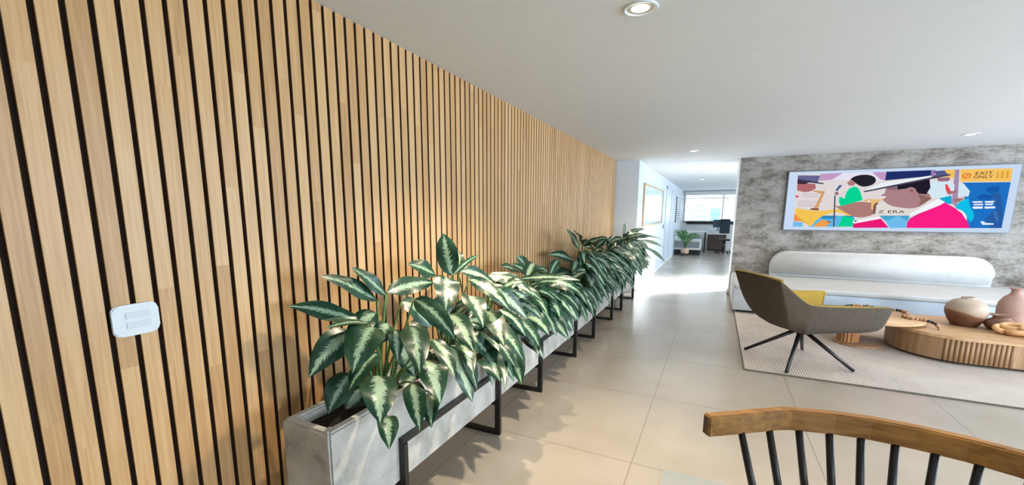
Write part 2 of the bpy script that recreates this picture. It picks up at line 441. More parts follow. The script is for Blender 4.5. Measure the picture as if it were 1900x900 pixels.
o = MB().box((-1.24, 19.72, 2.2), (3.2, 19.79, 2.34)).build('blind_cassette', M_white, w)
w = struct(MB().box((XC - .06, 16.2, 1.14), (XC + .02, 16.5, 2.04)).build('window_2', plain('dark_window_frame', '3a444e', .5)), 'side window with dark frame and white slatted blind', 'window')
mb = MB()
for i in range(11):
    z = 1.17 + i * .08
    mb.bar((XC - .03, 16.5, z), (XC - .03, 19.8, z), .05, .035)
mb.build('blind', M_blind, w)
MB().box((XC - .1, 16.5, 1.14), (XC - .095, 19.8, 2.03)).build('pane', M_glass, w)
struct(MB().box((XC, 12.9, .0), (XC + .02, 12.96, 2.2)).box((XC, 14.4, .0), (XC + .02, 14.46, 2.2)).box((XC, 12.9, 2.14), (XC + .02, 14.46, 2.2)).box((XC, 12.96, 0), (XC + .008, 14.4, 2.14)).build('door_1', plain('blue_white_door', 'c3cedb', .4, var=.02)), 'flush pale door in the corridor wall', 'door')

# ------------------------------------------------------------------ downlights
def downlight(x, y, label, r=.08, first=None):
    e = empty('ceiling_downlight', (x, y, ZC), label, 'downlight', 'recessed downlights')
    zc = ZC - (.012 if y > 8.13 else 0)
    MB().lathe([(r, zc), (r, zc - .004), (r * .93, zc - .008), (r * .80, zc - .006), (r * .78, zc - .001)], (x, y, 0), 40).build('trim_ring', M_plastic, e)
    MB().lathe([(r * .78, zc - .0015), (r * .5, zc - .0018)], (x, y, 0), 40).build('reflector', plain('reflector', 'd8d4cc', .25), e)
    MB().lathe([(r * .5, zc - .002), (r * .42, zc - .005), (0, zc - .006)], (x, y, 0), 32).build('lens', M_lampglow, e)
    return e
def spot(x, y, power, ang=130, col=(1, .82, .60), blend=.6, soft=.035):
    l = bpy.data.lights.new('downlight_or_added_beam', 'SPOT'); l.energy = power; l.color = col
    l.spot_size = radians(ang); l.spot_blend = blend; l.shadow_soft_size = soft; l.specular_factor = .35
    o = bpy.data.objects.new('downlight_or_added_beam', l); C.objects.link(o); o.location = (x, y, ZC - .03)
    return o
downlight(-.387, 2.236, 'round recessed downlight nearest the viewpoint, large lit ring above the planters')
downlight(-.385, 7.376, 'small lit downlight in the ceiling just before the corridor')
downlight(2.648, 7.356, 'lit downlight in the ceiling above the television')
downlight(-.427, 13.326, 'small downlight far down the corridor ceiling')

# ------------------------------------------------------------------ light switch
def rrect(y0, y1, z0, z1, r, n=6):
    pts = []
    for cy, cz, a0 in ((y1 - r, z1 - r, 0), (y0 + r, z1 - r, 90), (y0 + r, z0 + r, 180), (y1 - r, z0 + r, 270)):
        for i in range(n + 1):
            a = radians(a0 + 90 * i / n); pts.append((cy + r * cos(a), cz + r * sin(a)))
    return pts
def plate(mb, y0, y1, z0, z1, r, x0, x1, bev):
    ol = rrect(y0, y1, z0, z1, r)
    lo = [mb.bm.verts.new((x0, y, z)) for y, z in ol]; hi = [mb.bm.verts.new((x1, y, z)) for y, z in ol]
    n = len(ol); top = mb.bm.faces.new(hi); mb.bm.faces.new(lo[::-1])
    for i in range(n): mb.bm.faces.new((lo[i], lo[(i + 1) % n], hi[(i + 1) % n], hi[i]))
    bmesh.ops.bevel(mb.bm, geom=list(top.edges), offset=bev, segments=3, affect='EDGES')
    return mb
sw = empty('light_switch', (XW, .683, 1.108), 'white double light switch plate on the oak slats', 'light switch')
plate(MB(), .619, .748, 1.057, 1.160, .022, XW, XW + .010, .004).build('plate', M_plastic, sw)
plate(MB(), .655, .722, 1.113, 1.134, .002, XW + .0095, XW + .0125, .001).build('rocker', M_plate2, sw)
plate(MB(), .655, .722, 1.081, 1.102, .002, XW + .0095, XW + .0125, .001).build('rocker', M_plate2, sw)

# ------------------------------------------------------------------ planters
PX0, PX1, PZ0, PZ1 = -1.465, -1.205, .235, .652
spans = [(1.02, 2.765, 1.41, 2.37), (2.785, 4.50, 3.14, 4.12), (4.515, 6.215, 4.87, 5.85), (6.235, 7.93, 6.53, 7.54)]
plabels = ['concrete trough planter on black steel frame, nearest of the row, end face showing',
           'concrete trough planter on black steel frame, second of the row from the viewpoint',
           'concrete trough planter on black steel frame, third of the row from the viewpoint',
           'concrete trough planter on black steel frame, last of the row beside the corridor']
def planter(i):
    y0, y1, l0, l1 = spans[i]
    e = empty('trough_planter', ((PX0 + PX1) / 2, (y0 + y1) / 2, 0), plabels[i], 'planter', 'concrete trough planters along the slatted wall')
    mb = MB(); bm = mb.bm; t = .042
    def ring(x0, x1, a, b, z): return [bm.verts.new(p) for p in ((x0, a, z), (x1, a, z), (x1, b, z), (x0, b, z))]
    A = ring(PX0, PX1, y0, y1, PZ0); B = ring(PX0, PX1, y0, y1, PZ1)
    D = ring(PX0 + t, PX1 - t, y0 + t, y1 - t, PZ1); E_ = ring(PX0 + t, PX1 - t, y0 + t, y1 - t, PZ1 - .1)
    bm.faces.new(A[::-1]); bm.faces.new(E_)
    for P, Q in ((A, B), (B, D), (D, E_)):
        for q in range(4): bm.faces.new((P[q], P[(q + 1) % 4], Q[(q + 1) % 4], Q[q]))
    es = [ed for ed in bm.edges if ed.verts[0] in A + B + D and ed.verts[1] in A + B + D]
    bmesh.ops.bevel(bm, geom=es, offset=.008, segments=2, affect='EDGES')
    mb.build('trough', M_trough, e)
    MB().box((PX0 + t + .001, y0 + t + .001, PZ1 - .099), (PX1 - t - .001, y1 - t - .001, PZ1 - .045)).build('soil', M_soil, e)
    s = .026
    xo = PX1 + .014; xi = PX0 - .014
    MB().bar((xo, l0 - s / 2, .438), (xo, l1 + s / 2, .438), s, s).build('rail', M_black, e)
    MB().bar((xi, l0 - s / 2, .438), (xi, l1 + s / 2, .438), s, s).build('rail', M_black, e)
    for y in (l0, l1):
        MB().bar((xo, y, 0), (xo, y, .425), s, .036).build('leg', M_black, e)
        MB().bar((xi, y, 0), (xi, y, .425), s, .036).build('leg', M_black, e)
        MB().bar((xi + s / 2, y, .013), (xo - s / 2, y, .013), .036, .026).build('foot_bar', M_black, e)
        MB().bar((xi + s / 2, y, .222), (xo - s / 2, y, .222), .036, .026).build('support_bar', M_black, e)
    if i == 0:
        MB().tube([(PX0 + .01, 1.075, .505), (-1.50, 1.06, .505)], .009, 8).build('wall_tie', M_plastic, e)
for i in range(4): planter(i)

# ------------------------------------------------------------------ plants
def bez(a, b, c, t): return a * (1 - t) ** 2 + b * (2 * t * (1 - t)) + c * t * t
EYE = Vector((0, 0, 1.45))
def leaf(bm, lay, B, T, W, arch=.18, hint=None, rnd=None, fold=.22, nt_=10, nv=6):
    B = Vector(B); T = Vector(T); L = (T - B).length
    rnd = random.random() if rnd is None else rnd
    mid = (B + T) / 2
    n = hint if hint is not None else ((Vector((.55, -.55, .75))).normalized())
    Cc = mid + Vector((0, 0, 1)) * L * arch + n * L * .06
    ph = random.random() * 6
    rows = []
    for i in range(nt_ + 1):
        t = i / nt_
        p = bez(B, Cc, T, t); d = ((Cc - B) * (1 - t) + (T - Cc) * t).normalized()
        sd = d.cross(n).normalized(); up = sd.cross(d).normalized()
        w = W / 2 * (max(0, sin(pi * t ** .82)) ** .72) if 0 < t < 1 else .0015
        if t > .8: w *= 1 - .25 * (t - .8) / .2
        row = []
        for j in range(nv + 1):
            v = j / nv * 2 - 1
            off = abs(v) * fold * w - (v * v) * w * .16 + sin(t * 9 + ph + v * 1.5) * w * .20 * abs(v)
            vt = bm.verts.new(p + sd * (v * w) + up * off)
            row.append((vt, (t, v, rnd)))
        rows.append(row)
    for a, b in zip(rows, rows[1:]):
        for j in range(nv):
            q = (a[j], a[j + 1], b[j + 1], b[j])
            f = bm.faces.new([x[0] for x in q]); f.smooth = True
            for x in q: x[0][lay] = x[1]
def plant(cy, leaves, label, cx=-1.335):
    """leaves: (B, T, W, arch, hint) in world space"""
    base = (cx, cy, PZ1 - .045)
    e = empty('leafy_plant', base, label, 'plant', 'variegated plants growing in the concrete troughs')
    bm = bmesh.new(); lay = bm.verts.layers.float_vector.new('leafuv')
    st = MB()
    for B, T, W, arch, hint in leaves:
        leaf(bm, lay, B, T, W, arch, hint)
        B = Vector(B); r = Vector((cx + random.uniform(-.05, .05), cy + max(-.1, min(.1, (B.y - cy) * .35)), PZ1 - .05))
        m = r.lerp(B, .55) + Vector((0, 0, .06))
        m.x = max(-1.41, min(-1.26, m.x)) if m.z < .72 else m.x
        st.tube([bez(r, m, B, q / 6) for q in range(7)], [.008 - .0007 * q for q in range(7)], 6)
    st.build('stems', M_stem, e)
    mb = MB(); mb.bm.free(); mb.bm = bm
    mb.build('foliage', M_leaf, e, fix=False)
    return e

HAND = [
    (-1.42, 1.444, 0.948, -1.58, 1.169, 1.067, 0.081),
    (-1.4, 1.514, 1.044, -1.44, 1.233, 1.196, 0.072),
    (-1.38, 1.552, 1.065, -1.42, 1.383, 1.214, 0.064),
    (-1.38, 1.561, 1.079, -1.34, 1.895, 1.081, 0.083),
    (-1.34, 1.382, 0.971, -1.3, 1.124, 1.017, 0.036),
    (-1.3, 1.381, 0.959, -1.2, 1.145, 0.847, 0.137),
    (-1.36, 1.316, 0.941, -1.38, 1.092, 0.814, 0.107),
    (-1.3, 1.401, 0.835, -1.25, 1.168, 0.756, 0.082),
    (-1.33, 1.262, 0.777, -1.34, 1.138, 0.651, 0.103),
    (-1.17, 1.251, 0.804, -1.01, 1.077, 0.715, 0.123),
    (-1.13, 1.247, 0.641, -1.0, 1.107, 0.602, 0.075),
    (-1.2, 1.513, 0.947, -1.01, 1.314, 0.822, 0.106),
    (-1.3, 1.515, 0.914, -1.24, 1.454, 0.783, 0.06),
    (-1.19, 1.658, 0.844, -0.99, 1.54, 0.725, 0.081),
    (-1.17, 1.57, 0.77, -0.98, 1.408, 0.657, 0.115),
    (-1.15, 1.436, 0.711, -0.99, 1.276, 0.591, 0.082),
    (-1.15, 1.566, 0.615, -0.99, 1.353, 0.573, 0.086),
    (-1.23, 1.573, 1.054, -0.99, 1.545, 0.904, 0.088),
    (-1.21, 1.835, 0.931, -0.99, 1.715, 0.789, 0.097),
    (-1.15, 1.857, 0.772, -0.98, 1.686, 0.694, 0.076),
    (-1.34, 2.068, 1.094, -1.4, 2.077, 1.337, 0.112),
    (-1.44, 2.049, 1.097, -1.5, 1.876, 1.175, 0.092),
    (-1.3, 1.952, 1.106, -1.2, 1.79, 0.95, 0.126),
    (-1.33, 2.052, 1.097, -1.36, 2.423, 1.185, 0.03),
    (-1.38, 2.202, 1.094, -1.44, 2.308, 1.212, 0.074),
    (-1.34, 2.157, 1.112, -1.22, 2.441, 0.952, 0.08),
    (-1.21, 2.012, 1.001, -1.02, 1.863, 0.875, 0.109),
    (-1.25, 2.111, 1.076, -1.03, 2.194, 0.9, 0.081),
    (-1.19, 2.215, 0.869, -0.97, 2.007, 0.735, 0.105),
    (-1.17, 2.124, 0.777, -0.99, 1.982, 0.718, 0.073),
    (-1.15, 2.073, 0.667, -0.96, 1.935, 0.569, 0.131),
    (-1.13, 2.277, 0.624, -0.95, 1.981, 0.499, 0.044),
    (-1.15, 2.428, 0.621, -0.95, 2.201, 0.455, 0.114),
    (-1.17, 2.74, 0.589, -0.97, 2.517, 0.545, 0.111),
    (-1.19, 2.561, 0.76, -0.97, 2.534, 0.595, 0.108),
    (-1.23, 2.256, 1.018, -1.01, 2.414, 0.799, 0.093),
    (-1.32, 2.459, 1.045, -1.02, 2.561, 0.917, 0.085),
    (-1.19, 2.823, 0.703, -0.99, 2.773, 0.604, 0.124),
    (-1.23, 2.664, 0.834, -1.03, 2.734, 0.725, 0.09),
    (-1.32, 2.624, 0.956, -1.0, 2.679, 0.853, 0.081),
    (-1.38, 3.407, 0.928, -1.44, 3.197, 1.111, 0.091),
    (-1.42, 3.358, 0.936, -1.48, 2.98, 1.04, 0.097),
    (-1.36, 3.321, 0.931, -1.44, 3.114, 1.049, 0.071),
    (-1.36, 3.382, 0.918, -1.36, 3.728, 0.909, 0.077),
    (-1.3, 2.939, 0.96, -0.86, 3.049, 0.967, 0.056),
    (-1.25, 3.228, 0.897, -0.92, 3.322, 0.811, 0.105),
    (-1.3, 3.189, 0.89, -1.14, 3.419, 0.702, 0.09),
    (-1.19, 3.155, 0.684, -0.97, 3.171, 0.468, 0.094),
    (-1.21, 3.251, 0.789, -1.01, 3.064, 0.663, 0.137),
    (-1.17, 3.551, 0.703, -1.14, 3.701, 0.396, 0.116),
    (-1.17, 3.804, 0.673, -1.14, 4.013, 0.401, 0.134),
    (-1.15, 4.017, 0.674, -1.16, 4.217, 0.403, 0.086),
    (-1.34, 1.616, 1.025, -1.26, 1.744, 0.868, 0.092),
    (-1.36, 1.536, 0.933, -1.34, 1.436, 0.857, 0.101),
    (-1.32, 1.561, 0.825, -1.26, 1.6, 0.658, 0.089),
    (-1.36, 1.889, 0.973, -1.28, 2.034, 0.795, 0.103),
    (-1.4, 1.51, 0.987, -1.44, 1.339, 0.87, 0.089),
    (-1.36, 2.362, 0.886, -1.3, 2.636, 0.685, 0.11),
    (-1.34, 1.748, 0.621, -1.3, 1.522, 0.569, 0.093),
    (-1.36, 1.409, 0.655, -1.38, 1.261, 0.596, 0.097),
    (-1.34, 1.959, 0.837, -1.26, 2.057, 0.629, 0.093),
    (-1.36, 2.848, 0.878, -1.24, 3.095, 0.674, 0.108),
    (-1.3, 2.434, 0.732, -1.24, 2.69, 0.52, 0.097),
    (-1.34, 3.748, 0.631, -1.07, 3.559, 0.547, 0.118),
]
def fit(B, T, lmax=.40):
    return T
groups = {}
centres = [1.42, 1.98, 2.42, 3.10, 3.62, 4.15]
for b0, b1, b2, t0, t1, t2, w in HAND:
    c = min(centres, key=lambda c: abs(c - b1))
    groups.setdefault(c, []).append(((b0, b1, b2), (t0, t1, t2), w))
rs = random.Random(11)
def wild(cy, n, zmax=1.15, reach=.36, front=8):
    """leaves of one plant: up and back near the wall, arching out over the front"""
    out = []
    for i in range(n):
        q = (i + .5) / n
        az = rs.uniform(-95, 95)               # 0 = towards the room
        h = PZ1 + .03 + (zmax - PZ1 - .1) * (1 - q) ** .8 * rs.uniform(.75, 1.05)
        rad = .05 + .13 * q * rs.uniform(.6, 1.2)
        dx, dy = cos(radians(az)), sin(radians(az))
        B = Vector((-1.335 + rad * dx, cy + (rad * 1.3) * dy, h))
        Lh = reach * rs.uniform(.62, 1.0) * (.75 + .25 * dx)
        drop = (-.10 if q < .12 else .02 + .22 * q) * rs.uniform(.6, 1.3)
        T = B + Vector((dx * Lh * .72, dy * Lh * .9, -drop))
        if T.x < -1.60: T.x = -1.60
        if B.x < -1.44: B.x = -1.44
        W = rs.uniform(.085, .125)
        hint = Vector((.5 * dx + .35, .35 * dy - .35, .8)).normalized()
        out.append((B, T, W, rs.uniform(.14, .26), hint))
    for i in range(front):
        y = cy + rs.uniform(-.25, .25)
        B = Vector((rs.uniform(-1.27, -1.17), y, rs.uniform(.66, zmax - .18)))
        T = B + Vector((rs.uniform(.10, .24), rs.uniform(-.10, .14), -rs.uniform(.16, .30)))
        if T.z < .40: T.z = .40 + rs.uniform(0, .06)
        out.append((B, T, rs.uniform(.09, .13), rs.uniform(.12, .25), Vector((.75, -.45, .5)).normalized()))
    return out
names = {1.42: 'leafy plant at the near end of the nearest trough, leaves hanging over its corner',
         1.98: 'leafy variegated plant in the middle of the nearest trough with one leaf standing upright',
         2.42: 'leafy variegated plant at the far end of the nearest trough, long leaves arching forward',
         3.10: 'leafy variegated plant at the near end of the second trough, upright leaf against the slats',
         3.62: 'leafy variegated plant in the middle of the second trough beside a long yellow-green leaf',
         4.15: 'leafy plant at the far end of the second trough, short leaves over the leg'}
extra = {1.42: 0, 1.98: 10, 2.42: 12, 3.10: 16, 3.62: 20, 4.15: 16}
ztop = {1.42: .95, 1.98: 1.0, 2.42: 1.0, 3.10: 1.0, 3.62: .98, 4.15: .86}
for c in centres:
    lv = []
    for B, T, W in groups.get(c, []):
        B = Vector(B); T = Vector(T)
        mid = (B + T) / 2; view = (EYE - mid).normalized()
        hint = (view * .8 + Vector((.25, -.1, .5))).normalized()
        hint = (hint + Vector((rs.uniform(-.3, .3), rs.uniform(-.3, .3), rs.uniform(-.1, .3)))).normalized()
        lv.append((B, T, W * 1.16, rs.uniform(.16, .30) if T.z < B.z else .06, hint))
    lv += wild(c, extra[c], ztop[c], .30, {1.42: 0, 1.98: 4, 2.42: 9}.get(c, 7))
    plant(c, lv, names[c])
more = [(4.72, 22, 1.20, 'leafy plant at the near end of the third trough with a spear leaf rising'),
        (5.30, 30, 1.16, 'dense leafy plant in the middle of the third trough, dark glossy leaves'),
        (5.90, 30, 1.14, 'dense plant at the far end of the third trough, leaves trailing over the front'),
        (6.50, 30, 1.14, 'dense plant at the near end of the last trough, leaves trailing over the front'),
        (7.08, 30, 1.18, 'dense leafy plant in the middle of the last trough with thin shoots above'),
        (7.65, 30, 1.12, 'plant at the far end of the last trough, leaves reaching over the walkway')]
for cy, n, zt, lab in more:
    lv = wild(cy, n, zt, .46, 12)
    if cy == 4.72:
        lv += [(Vector((-1.36, 4.75, 1.05)), Vector((-1.42, 4.42, 1.29)), .10, .05, Vector((.7, -.5, .4)).normalized()),
               (Vector((-1.38, 4.65, .92)), Vector((-1.55, 4.25, 1.02)), .12, .1, Vector((.5, -.6, .6)).normalized()),
               (Vector((-1.38, 4.6, .8)), Vector((-1.5, 4.2, .78)), .14, .1, Vector((.5, -.7, .5)).normalized())]
    if cy == 7.08:
        lv += [(Vector((-1.33, 7.2, 1.1)), Vector((-1.33, 7.25, 1.30)), .05, .0, Vector((.6, -.7, .2)).normalized()),
               (Vector((-1.30, 7.25, 1.1)), Vector((-1.05, 7.5, 1.20)), .10, .1, Vector((.2, -.6, .7)).normalized())]
    if cy == 7.65:
        lv += [(Vector((-1.25, 7.7, .98)), Vector((-.75, 7.9, .86)), .08, .15, Vector((.1, -.5, .8)).normalized()),
               (Vector((-1.22, 7.6, .9)), Vector((-.70, 7.75, .62)), .09, .22, Vector((.2, -.5, .8)).normalized()),
               (Vector((-1.28, 7.5, 1.05)), Vector((-.80, 7.8, 1.02)), .07, .1, Vector((.1, -.5, .8)).normalized())]
    plant(cy, lv, lab)

# ------------------------------------------------------------------ rug
rg = empty('area_rug', (2.4, 6, 0), 'large pale woven rug under the sofa and coffee table', 'rug')
MB().box((.342, 4.482, 0), (4.6, 7.55, .012)).build('weave', M_rug, rg)
MB().box((.335, 4.475, 0), (.342, 7.55, .0125)).box((.335, 4.470, 0), (4.6, 4.482, .0125)).build('dark_edge', plain('dark_rug_edge', '5a564e', .9), rg)  # thin darker strip along the front and left edges of the rug

# ------------------------------------------------------------------ sofa
RZ = .012
sf = empty('bench_sofa', (2.4, 7.9, 0), 'long white bench sofa with low rounded backrest against the grey wall', 'sofa')
MB().box((.36, 7.19, RZ), (4.6, 8.55, .05)).build('plinth', M_dark, sf)
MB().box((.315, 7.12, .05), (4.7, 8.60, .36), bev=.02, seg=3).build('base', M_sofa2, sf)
MB().box((.312, 7.118, .05), (1.0, 7.135, .40), bev=.004).box((.305, 7.118, .05), (.318, 8.60, .40), bev=.004).build('end_panel', M_sofa, sf)
MB().box((.31, 7.10, .36), (4.72, 8.60, .43), bev=.03, seg=4).build('seat_cushion', M_sofa, sf, smooth=True)
mb = MB()
ol = []
x0, x1, z0, z1, r = .86, 3.50, .425, .85, .26
for cx_, cz_, a0 in ((x1 - r, z1 - r, 0), (x0 + r, z1 - r, 90)):
    for i in range(11):
        a = radians(a0 + 9 * i); ol.append((cx_ + r * cos(a), cz_ + r * sin(a)))
ol += [(x0, z0), (x1, z0)]
A = [mb.bm.verts.new((x, 8.36, z)) for x, z in ol]; B = [mb.bm.verts.new((x, 8.58, z)) for x, z in ol]
n = len(ol); fa = mb.bm.faces.new(A); mb.bm.faces.new(B[::-1])
for i in range(n): mb.bm.faces.new((A[i], B[i], B[(i + 1) % n], A[(i + 1) % n]))
bmesh.ops.bevel(mb.bm, geom=list(fa.edges), offset=.05, segments=5, affect='EDGES')
mb.build('backrest', M_sofa, sf, smooth=True)

